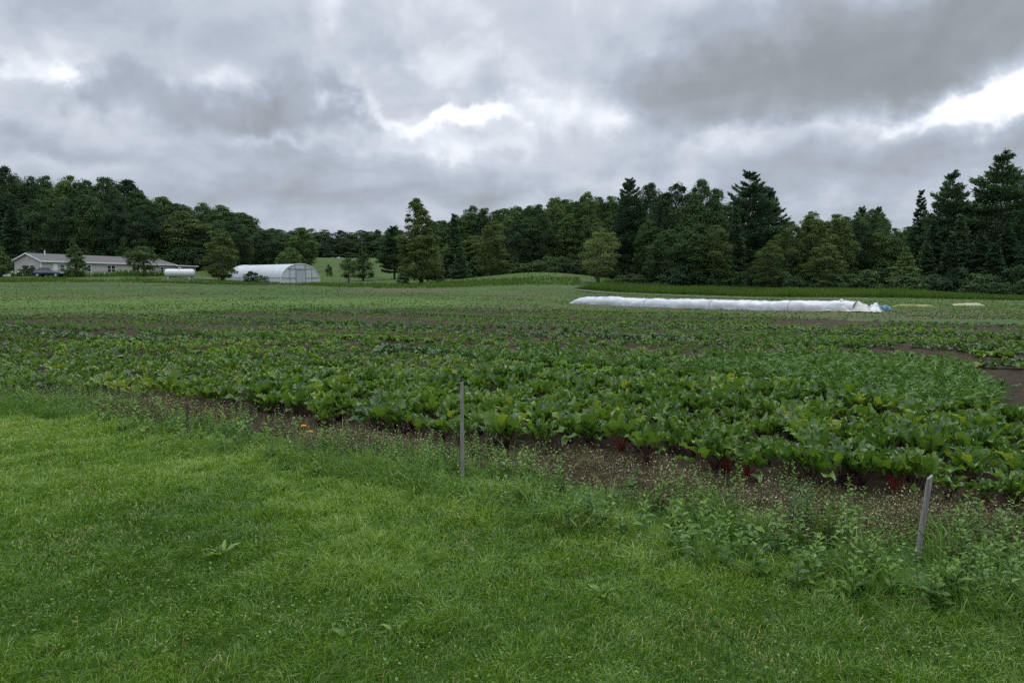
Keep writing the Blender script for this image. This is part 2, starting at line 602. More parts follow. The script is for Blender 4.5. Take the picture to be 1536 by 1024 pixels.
def build_soil():
    """tilled soil of the vegetable field, one sheet lying on the ground, clods near the camera"""
    mat = soil_mat()
    us = np.concatenate([np.arange(-50, -15, 0.5), np.arange(-15, 4, 0.06), np.arange(4, 36, 0.3)])
    ns = np.concatenate([np.arange(3.5, 11, 0.05), np.arange(11, 20, 0.15), np.arange(20, 56, 0.4)])
    Uc, Nc = np.meshgrid(us, ns, indexing='xy')
    X = Uc * UD[0] + Nc * ND[0]
    Y = Uc * UD[1] + Nc * ND[1]
    jit = 0.35 * (fbm(X * 1.1, Y * 1.1) - 0.5) * np.clip(Y / 8, 0.6, 3)
    fr = yline(EDGE, X) * 0.42 + yline(FRONT, X) * 0.58
    bk = yline(BACK[::-1], X)
    ok = (Y > fr + jit) & (Y < bk + jit * 3) & (Y > 2)
    Z = terrain(X, Y) + 0.012 + 0.05 * (fbm(X * 3.2, Y * 3.2, 5) - 0.35) + 0.03 * (fbm(X * 9, Y * 9, 3) - 0.5)
    Z = Z + 0.02 * np.sin(Nc * 2 * PI / 0.42)
    e = np.clip((Y - fr - jit) / 0.25, 0, 1)
    Z = terrain(X, Y) - 0.005 + (Z - terrain(X, Y) + 0.005) * e
    ny, nu = X.shape
    I = np.arange(ny * nu).reshape(ny, nu)
    Q = np.stack([I[:-1, :-1], I[:-1, 1:], I[1:, 1:], I[1:, :-1]], -1)
    keep = ok[:-1, :-1] & ok[:-1, 1:] & ok[1:, 1:] & ok[1:, :-1]
    Q = Q[keep]
    used = np.unique(Q)
    mp = -np.ones(ny * nu, int)
    mp[used] = np.arange(len(used))
    V = np.stack([X, Y, Z], -1).reshape(-1, 3)[used]
    struct(mesh_obj('field_soil', V, mp[Q], np.zeros((0, 3), int), mat, smooth=True))


build_soil()


def strip(name, pts_px, width, mat, dz=0.03):
    P = np.array([(at(p, y), y) for p, y in pts_px])
    t = np.linspace(0, 1, 40)
    s = np.linspace(0, 1, len(P))
    c = np.stack([np.interp(t, s, P[:, 0]), np.interp(t, s, P[:, 1])], 1)
    d = np.gradient(c, axis=0)
    d /= np.linalg.norm(d, axis=1)[:, None]
    nrm = np.stack([-d[:, 1], d[:, 0]], 1)
    w = width * (0.8 + 0.4 * vnoise(t * 9, t * 0))
    ed = [c - nrm * w[:, None] / 2, c, c + nrm * w[:, None] / 2]
    V = np.concatenate([np.stack([e[:, 0], e[:, 1], terrain(e[:, 0], e[:, 1]) + dz + (0.02 if i == 1 else 0)], 1) for i, e in enumerate(ed)])
    Q = []
    for k in range(2):
        for i in range(39):
            Q.append([k * 40 + i, k * 40 + i + 1, (k + 1) * 40 + i + 1, (k + 1) * 40 + i])
    return struct(mesh_obj(name, V, Q, np.zeros((0, 3), int), mat, smooth=True))


GRAVEL = simple_mat('gravel_path', (0.055, 0.055, 0.05), (0.10, 0.097, 0.09), 4, 0.9, 0.1, bump=0.3)
strip('gravel_path', [(870, 79), (930, 71), (1010, 66), (1120, 61), (1260, 57)], 1.2, GRAVEL, 0.05)
strip('gravel_track', [(255, 119), (330, 114), (410, 109)], 3.0, GRAVEL, 0.06)


# ------------------------------------------------------------------ grass
def blades(g, x, y, z, h, w, lean_dir, lean, tint):
    """5-vertex blades: root pair, middle pair, tip"""
    n = len(x)
    a = R.uniform(0, 2 * PI, n)
    wx, wy = np.cos(a) * w / 2, np.sin(a) * w / 2
    lx, ly = np.cos(lean_dir) * lean, np.sin(lean_dir) * lean
    V = np.empty((n, 5, 3))
    V[:, 0] = np.stack([x - wx, y - wy, z - 0.01], 1)
    V[:, 1] = np.stack([x + wx, y + wy, z - 0.01], 1)
    mh = h * 0.58
    V[:, 2] = np.stack([x - wx * .8 + lx * .35, y - wy * .8 + ly * .35, z + mh], 1)
    V[:, 3] = np.stack([x + wx * .8 + lx * .35, y + wy * .8 + ly * .35, z + mh], 1)
    V[:, 4] = np.stack([x + lx, y + ly, z + h * np.sqrt(np.clip(1 - (lean / (h * 1.6 + 1e-6)) ** 2, 0.1, 1))], 1)
    b = np.arange(n)[:, None] * 5
    T = np.concatenate([b + [0, 1, 3], b + [0, 3, 2], b + [2, 3, 4]], 1).reshape(-1, 3)
    g.add(V.reshape(-1, 3), T=T, tint=np.repeat(tint, 5))


def cards(P, Nn, size, aspect, rng):
    n = len(P)
    Nn = Nn / (np.linalg.norm(Nn, axis=1)[:, None] + 1e-9)
    r = rng.normal(0, 1, (n, 3))
    t = np.cross(Nn, r)
    t /= np.linalg.norm(t, axis=1)[:, None] + 1e-9
    b = np.cross(Nn, t)
    s = size * rng.uniform(0.6, 1.35, n)[:, None]
    V = np.stack([P - t * s, P - b * s * aspect + Nn * s * 0.15, P + t * s, P + b * s * aspect + Nn * s * 0.15], 1)
    return V.reshape(-1, 3), np.arange(4 * n).reshape(n, 4)


def build_lawn():
    g = Geo()
    edges = [2.2, 3.4, 4.6, 6.2, 8.2, 11.5, 17, 30]
    dens = [13000, 11000, 8000, 5200, 3000, 1300, 420]
    for (y0, y1), dn in zip(zip(edges[:-1], edges[1:]), dens):
        x0, x1 = -0.80 * y1 - 0.6, 0.80 * y1 + 0.6
        n = int(dn * (x1 - x0) * (y1 - y0))
        x = R.uniform(x0, x1, n)
        y = R.uniform(y0, y1, n)
        lim = yline(EDGE, x) + 0.5 * (fbm(x * 1.3, y * 1.3) - 0.4)
        k = (y < lim) & (np.abs(x) < 0.80 * y + 0.6)
        x, y = x[k], y[k]
        n = len(x)
        p1 = fbm(x * 0.9, y * 0.9)
        p2 = fbm(x * 2.7 + 40, y * 2.7)
        p3 = fbm(x * 0.45 + 11, y * 0.45 + 70)
        h = (0.025 + 0.029 * p2) * R.uniform(0.55, 1.4, n) * (0.8 + 0.5 * p1)
        tuft = p2 > 0.62
        h = np.where(tuft, h * 1.35, h)
        edge_near = np.clip(1 - (yline(EDGE, x) - y) / 0.8, 0, 1)
        h = h * (1 + 1.0 * edge_near * R.random(n))
        p4 = fbm(x * 7 + 13, y * 7 + 4, 3)
        h = h * (0.55 + 0.95 * p4)
        ld = 4 * PI * fbm(x * 7 + 5, y * 7 + 9, 3) + R.normal(0, 1.1, n)
        lean = h * R.uniform(0.2, 1.35, n)
        w = 0.0037 * np.clip(y / 3.2, 0.8, 3.2) * R.uniform(0.7, 1.3, n)
        tint = 0.36 + 0.95 * (p3 - 0.5) + 0.7 * (p1 - 0.5) + 0.3 * (p2 - 0.5) + 0.45 * (p4 - 0.5) + R.normal(0, 0.19, n)
        tint += 0.07 * sst((-x / y - 0.25) / 0.5) * sst((y - 3) / 3)
        dry = (R.random(n) < 0.02 + 0.09 * (p2 < 0.36))
        tint = np.where(dry, R.uniform(0.9, 1.0, n), np.clip(tint, 0.02, 0.84))
        blades(g, x, y, terrain(x, y), h, w, ld, lean, tint)
    # clover and other flat little leaves in the turf
    m = 26000
    y = 2.4 + 7.5 * R.random(m) ** 1.4
    x = R.uniform(-0.85, 0.85, m) * y
    cl = fbm(x * 1.1 + 21, y * 1.1 + 3)
    k = (R.random(m) < sst((cl - 0.50) / 0.14) * 0.6) & (y < yline(EDGE, x) - 0.1)
    x, y = x[k], y[k]
    m = len(x)
    P = np.stack([x, y, terrain(x, y) + R.uniform(0.012, 0.045, m)], 1)
    V, Q = cards(P, np.array([0, 0, 1.0]) + R.normal(0, 0.35, (m, 3)), 0.0075, 0.8, R)
    g.add(V, Q=Q, tint=np.repeat(np.clip(R.normal(0.3, 0.14, m), 0.1, 0.85), 4))
    stuff(g.build('lawn_grass', GRASS), 'short mown green grass of the lawn in front of the crops', 'grass')


build_lawn()


# ------------------------------------------------------------------ plant templates
def leaf_plant(rng, nleaf, stalk, L, W, th0, th1, bend, nv=7, nu=5, wavy=0.12, sr=0.006, spread=0.02, flop=0):
    """rosette of stalked leaves; returns (leaf arrays, stalk arrays)"""
    lg, sg = Geo(), Geo()
    ph = rng.uniform(0, 6.28)
    for i in range(nleaf):
        f = (i + 0.5) / nleaf
        a = ph + i * 2.39996 + rng.normal(0, 0.25)
        th = th0 + (th1 - th0) * f + rng.normal(0, 0.09)
        if i >= nleaf - flop:
            th = rng.uniform(0.85, 1.05)
        sl = stalk * rng.uniform(0.75, 1.2) * (0.8 + 0.3 * f)
        ll = L * rng.uniform(0.75, 1.15)
        ww = W * rng.uniform(0.8, 1.15)
        bd = bend * rng.uniform(0.5, 1.5)
        nstk = 4
        tot = sl + ll
        ss = np.concatenate([np.linspace(0, sl, nstk), sl + np.linspace(0, ll, nv)[1:]])
        cr, cz = [rng.uniform(0, spread)], [0.0]
        phi_l = [th]
        for j in range(1, len(ss)):
            q = ss[j] / tot
            phi = th + bd * q ** 2.2
            d = ss[j] - ss[j - 1]
            cr.append(cr[-1] + math.sin(phi) * d)
            cz.append(cz[-1] + math.cos(phi) * d)
            phi_l.append(phi)
        ca, sa = math.cos(a), math.sin(a)
        cen = np.array([[r * ca, r * sa, z] for r, z in zip(cr, cz)])
        if nu >= 5:
            sg.tube(cen[:nstk], np.linspace(sr, sr * 0.55, nstk), k=4, tint=rng.uniform(0, 1), cap=False)
        else:
            wv = np.array([-sa, ca, 0]) * sr
            sg.add(np.concatenate([cen[[0, nstk - 1]] - wv, cen[[0, nstk - 1]] + wv]), Q=[[0, 1, 3, 2]], tint=rng.uniform(0, 1))
        lc = cen[nstk - 1:]
        pl = phi_l[nstk - 1:]
        v = np.linspace(0, 1, nv)
        wid = ww * np.power(np.clip(np.sin(PI * np.power(np.clip(v * 0.97 + 0.03, 0, 1), 0.72)), 0, 1), 0.75)
        wid[0] = ww * 0.12
        wid[-1] = ww * 0.10
        u = np.linspace(-1, 1, nu)
        side = np.array([-sa, ca, 0])
        V = np.empty((nv, nu, 3))
        p0 = rng.uniform(0, 6.28)
        tw = rng.normal(0, 0.25)
        for j in range(nv):
            nrm = np.array([-math.cos(pl[j]) * ca, -math.cos(pl[j]) * sa, math.sin(pl[j])])
            for k in range(nu):
                off = wavy * ww * math.sin(v[j] * 11 + p0 + (2.1 if u[k] > 0 else 0)) * abs(u[k]) ** 1.5 + 0.28 * wid[j] * abs(u[k]) + rng.normal(0, 0.03) * ww
                off += tw * u[k] * wid[j]
                V[j, k] = lc[j] + side * u[k] * wid[j] * 0.5 * (1 - 0.08 * abs(math.sin(v[j] * 11 + p0))) + nrm * off
        I = np.arange(nv * nu).reshape(nv, nu)
        Q = np.stack([I[:-1, :-1], I[:-1, 1:], I[1:, 1:], I[1:, :-1]], -1).reshape(-1, 4)
        lg.add(V.reshape(-1, 3), Q=Q, tint=np.clip(rng.normal(0.45, 0.2), 0, 1), mid=np.tile(np.abs(u), nv))
    return lg.arrays(), sg.arrays()


def feather_plant(rng, n=26, L=0.3, w=0.012):
    g = Geo()
    for i in range(n):
        a = rng.uniform(0, 6.28)
        th = rng.uniform(0.1, 1.0)
        ll = L * rng.uniform(0.6, 1.15)
        c = [np.zeros(3)]
        for j in range(3):
            p = th + 0.55 * j * rng.uniform(0.6, 1.3)
            c.append(c[-1] + np.array([math.sin(p) * math.cos(a), math.sin(p) * math.sin(a), math.cos(p)]) * ll / 3)
        c = np.array(c)
        b = rng.uniform(0, 6.28)
        sd = np.array([math.cos(b), math.sin(b), 0.3])
        ww = np.array([0.3, 1.0, 1.0, 0.15])[:, None] * w * rng.uniform(0.7, 1.6)
        V = np.concatenate([c - sd * ww, c + sd * ww])
        g.add(V, Q=[[0, 1, 5, 4], [1, 2, 6, 5], [2, 3, 7, 6]], tint=rng.uniform(0.1, 0.95), mid=1.0)
        for j in (1, 2):
            for sgn in (-1, 1):
                q = c[j] + (c[j + 1] - c[j]) * rng.uniform(0, 0.8)
                tip = q + sd * sgn * 0.05 + np.array([0, 0, rng.uniform(-0.01, 0.03)])
                e = np.array([0, 0, 0.006]) + (c[j + 1] - c[j]) * 0.12
                g.add(np.array([q - e, q + e, tip]), T=[[0, 1, 2]], tint=rng.uniform(0.1, 0.95), mid=1.0)
    return g.arrays()


def weed_plant(rng, H=0.3, nl=18, ll=0.06, lw=0.016):
    g = Geo()
    lean = rng.normal(0, 0.12, 2)
    st = np.array([[lean[0] * t * H, lean[1] * t * H, t * H] for t in np.linspace(0, 1, 4)])
    g.tube(st, np.linspace(0.003, 0.0012, 4), k=3, tint=0.3, cap=False)
    for i in range(nl):
        t = (i + 0.6) / nl
        b = np.array([lean[0] * t * H, lean[1] * t * H, t * H])
        a = i * 2.4 + rng.normal(0, 0.3)
        th = rng.uniform(0.5, 1.3)
        d = np.array([math.sin(th) * math.cos(a), math.sin(th) * math.sin(a), math.cos(th)])
        s = np.array([-math.sin(a), math.cos(a), rng.normal(0, 0.3)])
        l = ll * (1.25 - 0.8 * t) * rng.uniform(0.7, 1.3)
        w = lw * (1.2 - 0.7 * t) * rng.uniform(0.8, 1.3)
        m = b + d * l * 0.5
        tip = b + d * l + np.array([0, 0, -0.25 * l])
        g.add(np.array([b, m - s * w, tip, m + s * w]), Q=[[0, 1, 2, 3]], tint=np.clip(rng.normal(0.5, 0.22) + 0.25 * (t - 0.5), 0, 1), mid=1.0)
    return g.arrays()


def dry_plant(rng, H=0.2, n=34):
    g = Geo()
    for s in range(5):
        a, r = rng.uniform(0, 6.28), rng.uniform(0.02, 0.12)
        st = np.array([[math.cos(a) * r * t, math.sin(a) * r * t, H * t * rng.uniform(0.8, 1.1)] for t in (0, .5, 1)])
        g.tube(st, np.linspace(0.0014, 0.0008, 3), k=3, tint=0.15, cap=False)
    for i in range(n):
        a, r, z = rng.uniform(0, 6.28), rng.uniform(0, 0.16), H * rng.uniform(0.05, 1.1)
        c = np.array([math.cos(a) * r, math.sin(a) * r, z])
        d = rng.normal(0, 1, 3)
        d /= np.linalg.norm(d)
        e = np.cross(d, rng.normal(0, 1, 3))
        e /= np.linalg.norm(e)
        s = rng.uniform(0.005, 0.012)
        g.add(np.array([c - d * s, c - e * s * .5, c + d * s, c + e * s * .5]), Q=[[0, 1, 2, 3]], tint=rng.uniform(0, 1), mid=1.0)
    return g.arrays()


def scatter(g, temps, x, y, z, sc, dt=None, rz=None):
    n = len(x)
    if n == 0:
        return
    which = R.integers(0, len(temps), n)
    rz = R.uniform(0, 2 * PI, n) if rz is None else rz
    dt = np.zeros(n) if dt is None else dt
    sc = np.broadcast_to(sc, (n,))
    for k, (TV, TQ, TT, TA, TM) in enumerate(temps):
        id_ = np.where(which == k)[0]
        m = len(id_)
        if not m:
            continue
        c, s = np.cos(rz[id_])[:, None], np.sin(rz[id_])[:, None]
        s_ = sc[id_][:, None]
        V = np.stack([(TV[None, :, 0] * c - TV[None, :, 1] * s) * s_ + x[id_][:, None], (TV[None, :, 0] * s + TV[None, :, 1] * c) * s_ + y[id_][:, None], TV[None, :, 2] * s_ + z[id_][:, None]], -1)
        off = (np.arange(m) * len(TV))[:, None, None]
        Q = (TQ[None] + off).reshape(-1, 4) if len(TQ) else None
        T = (TT[None] + off).reshape(-1, 3) if len(TT) else None
        A = np.clip(TA[None] + dt[id_][:, None], 0, 1).ravel()
        g.add(V.reshape(-1, 3), Q=Q, T=T, tint=A, mid=np.tile(TM, m))


prng = np.random.default_rng(21)
BEETS = [leaf_plant(prng, int(prng.integers(12, 20)), 0.185, 0.185, 0.080, 0.03, 0.66, 0.66, wavy=0.28, spread=0.012, flop=1) for _ in range(12)]
BEETS_LOW = [leaf_plant(prng, 13, 0.14, 0.14, 0.066, 0.08, 0.75, 0.65, nv=5, nu=3, wavy=0.22) for _ in range(6)]
KALES = [leaf_plant(prng, 12, 0.11, 0.15, 0.095, 0.35, 1.1, 0.7, nv=5, nu=3, wavy=0.2) for _ in range(5)]
LETTUCES = [leaf_plant(prng, 14, 0.03, 0.15, 0.11, 0.15, 0.95, 0.7, nv=5, nu=3, wavy=0.2) for _ in range(5)]
CARROTS = [feather_plant(prng) for _ in range(5)]
WEEDS = [weed_plant(prng, prng.uniform(0.24, 0.38), int(prng.integers(14, 26))) for _ in range(8)]
WEEDS_BROAD = [weed_plant(prng, prng.uniform(0.16, 0.28), 18, 0.085, 0.020) for _ in range(5)]
DRYS = [dry_plant(prng, prng.uniform(0.10, 0.22)) for _ in range(6)]


# ------------------------------------------------------------------ beet bed
def rowpoints(poly, spacing_n, spacing_u, jn=0.05, ju=0.06, phase=0.0):
    P = np.asarray(poly)
    n_ = P @ ND
    u_ = P @ UD
    xs, ys, rows = [], [], []
    r = 0
    for nn in np.arange(n_.min() + phase, n_.max(), spacing_n):
        u = np.arange(u_.min(), u_.max(), spacing_u)
        u = u + R.normal(0, ju, len(u))
        v = nn + R.normal(0, jn, len(u))
        x, y = u * UD[0] + v * ND[0], u * UD[1] + v * ND[1]
        k = inpoly(P, x, y)
        xs.append(x[k])
        ys.append(y[k])
        rows.append(np.full(k.sum(), r))
        r += 1
    return np.concatenate(xs), np.concatenate(ys), np.concatenate(rows)


BEET_POLY = G2([(-420, 555), (-200, 571), (0, 589), (150, 600), (300, 614), (500, 644), (700, 670), (950, 694), (1200, 730), (1450, 768), (1800, 822), (1900, 722), (1600, 662), (1480, 640), (1300, 618), (1180, 594), (1000, 577), (700, 562), (300, 548), (0, 540), (-400, 530)])
bx, by, brow = rowpoints(BEET_POLY, 0.40, 0.19, 0.05, 0.06)
keep = R.random(len(bx)) > 0.09
bx, by = bx[keep], by[keep]
bs = 0.90 * R.uniform(0.66, 1.2, len(bx)) * (0.82 + 0.4 * fbm(bx * 0.7, by * 0.7))
bt = R.normal(0, 0.12, len(bx)) + 0.5 * (fbm(bx * 0.7 + 3, by * 0.7) - 0.5)
# the 300 nearest that stand in the picture become plants of their own
ppx, ppy = pxcoords(bx, by, 0.2)
dist = np.hypot(bx, by)
vis = (ppx > -25) & (ppx < 1561)
order = np.argsort(np.where(vis, dist, 1e9))[:300]
solo = np.zeros(len(bx), bool)
solo[order] = True
front_d = by - yline(G2([(-420, 555), (-200, 571), (0, 589), (150, 600), (300, 614), (500, 644), (700, 670), (950, 694), (1200, 730), (1450, 768), (1800, 822)]), bx)

leaf_me = [make_mesh('beet_leaves', *b[0][:3], BEET, b[0][3], b[0][4], True) for b in BEETS]
stalk_me = [make_mesh('beet_stalks', *b[1][:3], STALK, b[1][3] * 0.55, None, True) for b in BEETS]
red_me = [make_mesh('red_stalks', *b[1][:3], STALK, 0.7 + b[1][3] * 0.3, None, True) for b in BEETS]
protos = []
RED_AT = [G2([(1105, 705)])[0], G2([(1125, 706)])[0], G2([(1150, 712)])[0], G2([(890, 690)])[0], G2([(1210, 640)])[0], G2([(1330, 740)])[0]]
red_idx = set()
for q in RED_AT:
    red_idx.add(int(order[np.argmin(np.hypot(bx[order] - q[0], by[order] - q[1]))]))
for i in order:
    k = int(R.integers(0, len(BEETS)))
    o = link('beet_plant', leaf_me[k], None, (bx[i], by[i], float(terrain(bx[i], by[i])) + 0.01))
    o.rotation_euler = (R.normal(0, 0.06), R.normal(0, 0.06), R.uniform(0, 6.28))
    o.scale = (bs[i],) * 3
    st = link('stalks', (red_me if int(i) in red_idx else stalk_me)[k], o)
    if int(i) in red_idx:
        st['label'] = 'bright red bare stalks'
        tag(o, 'leafy beet with bright red stalks among darker-stalked neighbours', 'beet plant', 'red-stalked beets')
    elif front_d[i] < 0.42:
        tag(o, 'glossy green beet in the first row, dark stalks bare beside the weedy strip', 'beet plant', 'beets of the first row')
    else:
        tag(o, 'glossy green beet inside the wide front bed, behind the first row', 'beet plant', 'beets behind the first row')
g, gs = Geo(), Geo()
rest = ~solo
ri = np.where(rest)[0]
nearb = ri[dist[ri] < 11]
farb = ri[dist[ri] >= 11]
zz = terrain(bx, by) + 0.01
scatter(g, [b[0] for b in BEETS], bx[nearb], by[nearb], zz[nearb], bs[nearb], bt[nearb])
scatter(g, [b[0] for b in BEETS_LOW], bx[farb], by[farb], zz[farb], bs[farb], bt[farb])

# ------------------------------------------------------------------ the beds behind
KG, LG, CG, WG, DG = Geo(), Geo(), Geo(), Geo(), Geo()
REST_POLY = np.concatenate([G2([(-420, 528), (0, 536), (300, 544), (700, 558), (1000, 572), (1180, 588), (1330, 614), (1490, 606), (1560, 590), (2100, 640)]), BACK])
rx, ry, rrow = rowpoints(REST_POLY, 0.47, 0.21, 0.06, 0.08)
rpx, rpy = pxcoords(rx, ry, 0.0)
rn = rx * ND[0] + ry * ND[1]
ru = rx * UD[0] + ry * UD[1]
bare = fbm(ru * 0.10 + 5, rn * 0.55 + 2)


def blob(cx, cy, sx, sy, slope=0.0):
    return np.exp(-((rpx - cx) / sx) ** 2 - ((rpy - cy - slope * (rpx - cx)) / sy) ** 2)


p_bare = 0.85 * sst((bare - 0.56) / 0.10) * (0.45 + 0.55 * sst((rpy - 474) / 14))
for b in ((1535, 605, 60, 30, 0.1, 3), (1250, 598, 110, 7, 0.2, 2.5), (540, 467, 50, 2.5, 0.0, 2.0), (1260, 487, 90, 4, 0.02, 2.5), (700, 472, 90, 2.0, 0.02, 1.4), (330, 492, 80, 2.0, 0.02, 1.2), (1440, 545, 90, 5, 0.05, 2.0), (1330, 533, 90, 3, 0.05, 1.4),
          (1000, 529, 160, 2.5, 0.03, 1.2), (1480, 495, 60, 3, 0, 1.5), (120, 481, 70, 2, 0, 1.2), (850, 512, 200, 1.8, 0.03, 1.2), (200, 500, 160, 1.8, 0.02, 1.2)):
    p_bare = p_bare + b[5] * blob(*b[:5])
kp = R.random(len(rx)) > np.clip(p_bare, 0.08, 0.97)
typ = (np.floor((rn + 0.5 * fbm(ru * 0.05, rn * 0)) / 1.55).astype(int) * 7919 + np.floor((ru + rn * 1.7) / 14).astype(int) * 104729) % 100
# 0 beet / dark leaf, 1 kale, 2 lettuce, 3 carrot, 4 weeds
T_ = np.where(typ < 42, 0, np.where(typ < 60, 1, np.where(typ < 70, 2, np.where(typ < 88, 3, 4))))
leftmost = rpx < 560
T_ = np.where(leftmost & (rpy > 515), np.where(fbm(rx * 0.8, ry * 0.8) > 0.62, 2, 0), T_)
carrot_zone = inpoly(np.array([(1060, 548), (1180, 540), (1420, 548), (1500, 600), (1480, 624), (1330, 624), (1180, 585), (1060, 572)]), rpx, rpy)
T_ = np.where(carrot_zone, 3, T_)
kp |= carrot_zone & (R.random(len(rx)) > 0.1)
lett = blob(520, 508, 170, 4, 0.04) + blob(1370, 499, 100, 3.2, 0.02) + blob(1330, 512, 150, 4.0, 0.03) + blob(150, 520, 140, 6, 0.02) * 0.7 + blob(900, 566, 100, 6, 0.04) * 0.5
T_ = np.where(lett > 0.45, 2, T_)
kp |= (lett > 0.45) & (R.random(len(rx)) > 0.15)
kalez = blob(1400, 528, 140, 6, 0.03)
T_ = np.where(kalez > 0.5, 1, T_)
rs = R.uniform(0.75, 1.2, len(rx)) * (0.75 + 0.5 * fbm(ru * 0.3, rn * 0.6)) * (1 - 0.35 * sst((ry - 14) / 14))
rt = R.normal(0, 0.12, len(rx)) + 0.6 * (fbm(ru * 0.15 + 8, rn * 0.5) - 0.5)
rz_ = terrain(rx, ry) + 0.01
for t, gg, tm, f in ((0, g, [b[0] for b in BEETS_LOW], 0.78), (1, KG, [b[0] for b in KALES], 0.8), (2, LG, [b[0] for b in LETTUCES], 0.8), (3, CG, CARROTS, 0.95), (4, WG, WEEDS_BROAD, 1.0)):
    id_ = np.where(kp & (T_ == t))[0]
    scatter(gg, tm, rx[id_], ry[id_], rz_[id_], rs[id_] * f, rt[id_])
# carrots are sown close: fill their bed
cx_, cy_, _ = rowpoints(G2([(1060, 552), (1180, 543), (1420, 548), (1500, 598), (1485, 618), (1330, 620), (1180, 585), (1060, 570)]), 0.30, 0.13, 0.05, 0.05)
scatter(CG, CARROTS, cx_, cy_, terrain(cx_, cy_) + 0.01, R.uniform(0.7, 1.05, len(cx_)), R.normal(0, 0.12, len(cx_)))

# ------------------------------------------------------------------ weedy strip between lawn and beds
nst = 60000
wx_ = R.uniform(-14, 9, nst)
e_, f_ = yline(EDGE, wx_), yline(FRONT, wx_)
wy_ = e_ - 0.35 + R.random(nst) * (f_ - e_ + 0.55)
wq = (wy_ - e_) / np.maximum(f_ - e_, 0.2)
wn = fbm(wx_ * 1.4 + 3, wy_ * 1.4)
ppx, ppy = pxcoords(wx_, wy_, 0.0)
inside = (wy_ > 2.5)
for sx_, sy_ in (hit(1372, 838), hit(694, 722)):
    # little grows right at the foot of the stakes
    inside &= ~((np.abs(wx_ - sx_ * (wy_ / sy_)) < 0.10) & (wy_ > sy_ - 0.45) & (wy_ < sy_ + 0.15))


def pick(prob, n):
    p = prob * inside
    p = p / p.sum()
    return R.choice(nst, n, replace=False, p=p)


dryspot = sum(np.exp(-((ppx - a) / b) ** 2 - ((ppy - c) / d) ** 2) for a, b, c, d in ((900, 90, 705, 22), (1000, 70, 735, 20), (1340, 160, 800, 30), (540, 90, 675, 14), (260, 90, 625, 14), (1130, 70, 770, 18)))
soilspot = np.clip(np.exp(-((ppx - 860) / 90) ** 2 - ((ppy - 715) / 18) ** 2) + np.exp(-((ppx - 1180) / 100) ** 2 - ((ppy - 770) / 22) ** 2) + 0.8 * np.exp(-((ppx - 300) / 40) ** 2 - ((ppy - 630) / 12) ** 2), 0, 1)
i_ = pick(((1 - 0.55 * np.clip(dryspot, 0, 1)) * sst(1.15 - np.abs(wq - np.where(ppx > 750, 0.30, 0.45)) * 1.25) * (0.15 + sst((wn - 0.38) / 0.3)) * (1 - 0.9 * soilspot)) + 1e-6, 2000)
scatter(WG, WEEDS, wx_[i_], wy_[i_], terrain(wx_[i_], wy_[i_]), R.uniform(0.40, 1.0, len(i_)) * np.where(ppx[i_] > 750, 1.0, 0.8), R.normal(-0.08, 0.2, len(i_)))
i_ = pick((sst(1.2 - np.abs(wq - 0.15) * 1.5) * (0.1 + sst((0.62 - wn) / 0.3)) * (1 - 0.9 * soilspot)) * (1 + 1.5 * (ppx > 1000)) + 1e-6, 520)
scatter(WG, WEEDS_BROAD, wx_[i_], wy_[i_], terrain(wx_[i_], wy_[i_]), R.uniform(0.5, 1.1, len(i_)), R.normal(-0.1, 0.18, len(i_)))
dn = fbm(wx_ * 0.9 + 30, wy_ * 0.9)
i_ = pick((sst(1.1 - np.abs(wq - 0.62) * 1.6) * (0.015 + 0.25 * sst((dn - 0.50) / 0.2) * (ppx < 700) + 1.8 * dryspot) * (0.15 + sst((fbm(wx_ * 3.1, wy_ * 3.1) - 0.42) / 0.18)) + 1e-6), 2200)
scatter(DG, DRYS, wx_[i_], wy_[i_], terrain(wx_[i_], wy_[i_]) + 0.005, R.uniform(0.3, 0.95, len(i_)), R.normal(-0.2, 0.2, len(i_)))
# dark tall weeds at the far left end of the bed
m = 130
lx = R.uniform(-9.5, -5.6, m)
ly = yline(FRONT, lx) + R.uniform(-0.25, 0.9, m)
scatter(WG, WEEDS, lx, ly, terrain(lx, ly), R.uniform(0.6, 1.1, m), R.normal(-0.25, 0.15, m))
TG = Geo()
i_ = pick((sst(1.15 - np.abs(wq - 0.05) * 1.4) * (0.10 + sst((wn - 0.40) / 0.25)) * (1 - 0.8 * soilspot) * (1 + 0.8 * (ppx > 800))) + 1e-6, 1500)
for big, nb_, wd_ in ((False, 18, 0.005), (True, 16, 0.009)):
    q_ = i_[len(i_) // 3:] if not big else i_[:len(i_) // 3]
    ti = np.repeat(q_, nb_)
    n = len(ti)
    a_ = R.uniform(0, 2 * PI, n)
    r_ = R.random(n) * 0.05
    th_ = np.repeat(R.uniform(0.10, 0.26, len(q_)) * (1.2 if big else 0.9), nb_)
    tt_ = np.repeat(R.normal(0.42, 0.18, len(q_)), nb_)
    h = th_ * R.uniform(0.5, 1.2, n)
    x_, y_ = wx_[ti] + np.cos(a_) * r_, wy_[ti] + np.sin(a_) * r_
    blades(TG, x_, y_, terrain(x_, y_), h, wd_ * R.uniform(0.7, 1.5, n), a_ + R.normal(0, 0.5, n), h * R.uniform(0.3, 1.5, n), np.clip(tt_ + R.normal(0, 0.12, n), 0, 0.97))
i_ = pick((sst(1.15 - np.abs(wq - 0.02) * 1.6) * (0.15 + sst((wn - 0.35) / 0.3)) * (1 - 0.8 * soilspot)) + 1e-6, 12000)
n = len(i_)
h = R.uniform(0.06, 0.16, n) * (0.6 + 0.8 * wn[i_])
blades(TG, wx_[i_], wy_[i_], terrain(wx_[i_], wy_[i_]), h, R.uniform(0.004, 0.008, n), R.uniform(0, 6.28, n), h * R.uniform(0.3, 1.4, n), np.clip(R.normal(0.40, 0.2, n) + 0.6 * (dn[i_] - 0.5), 0, 1))
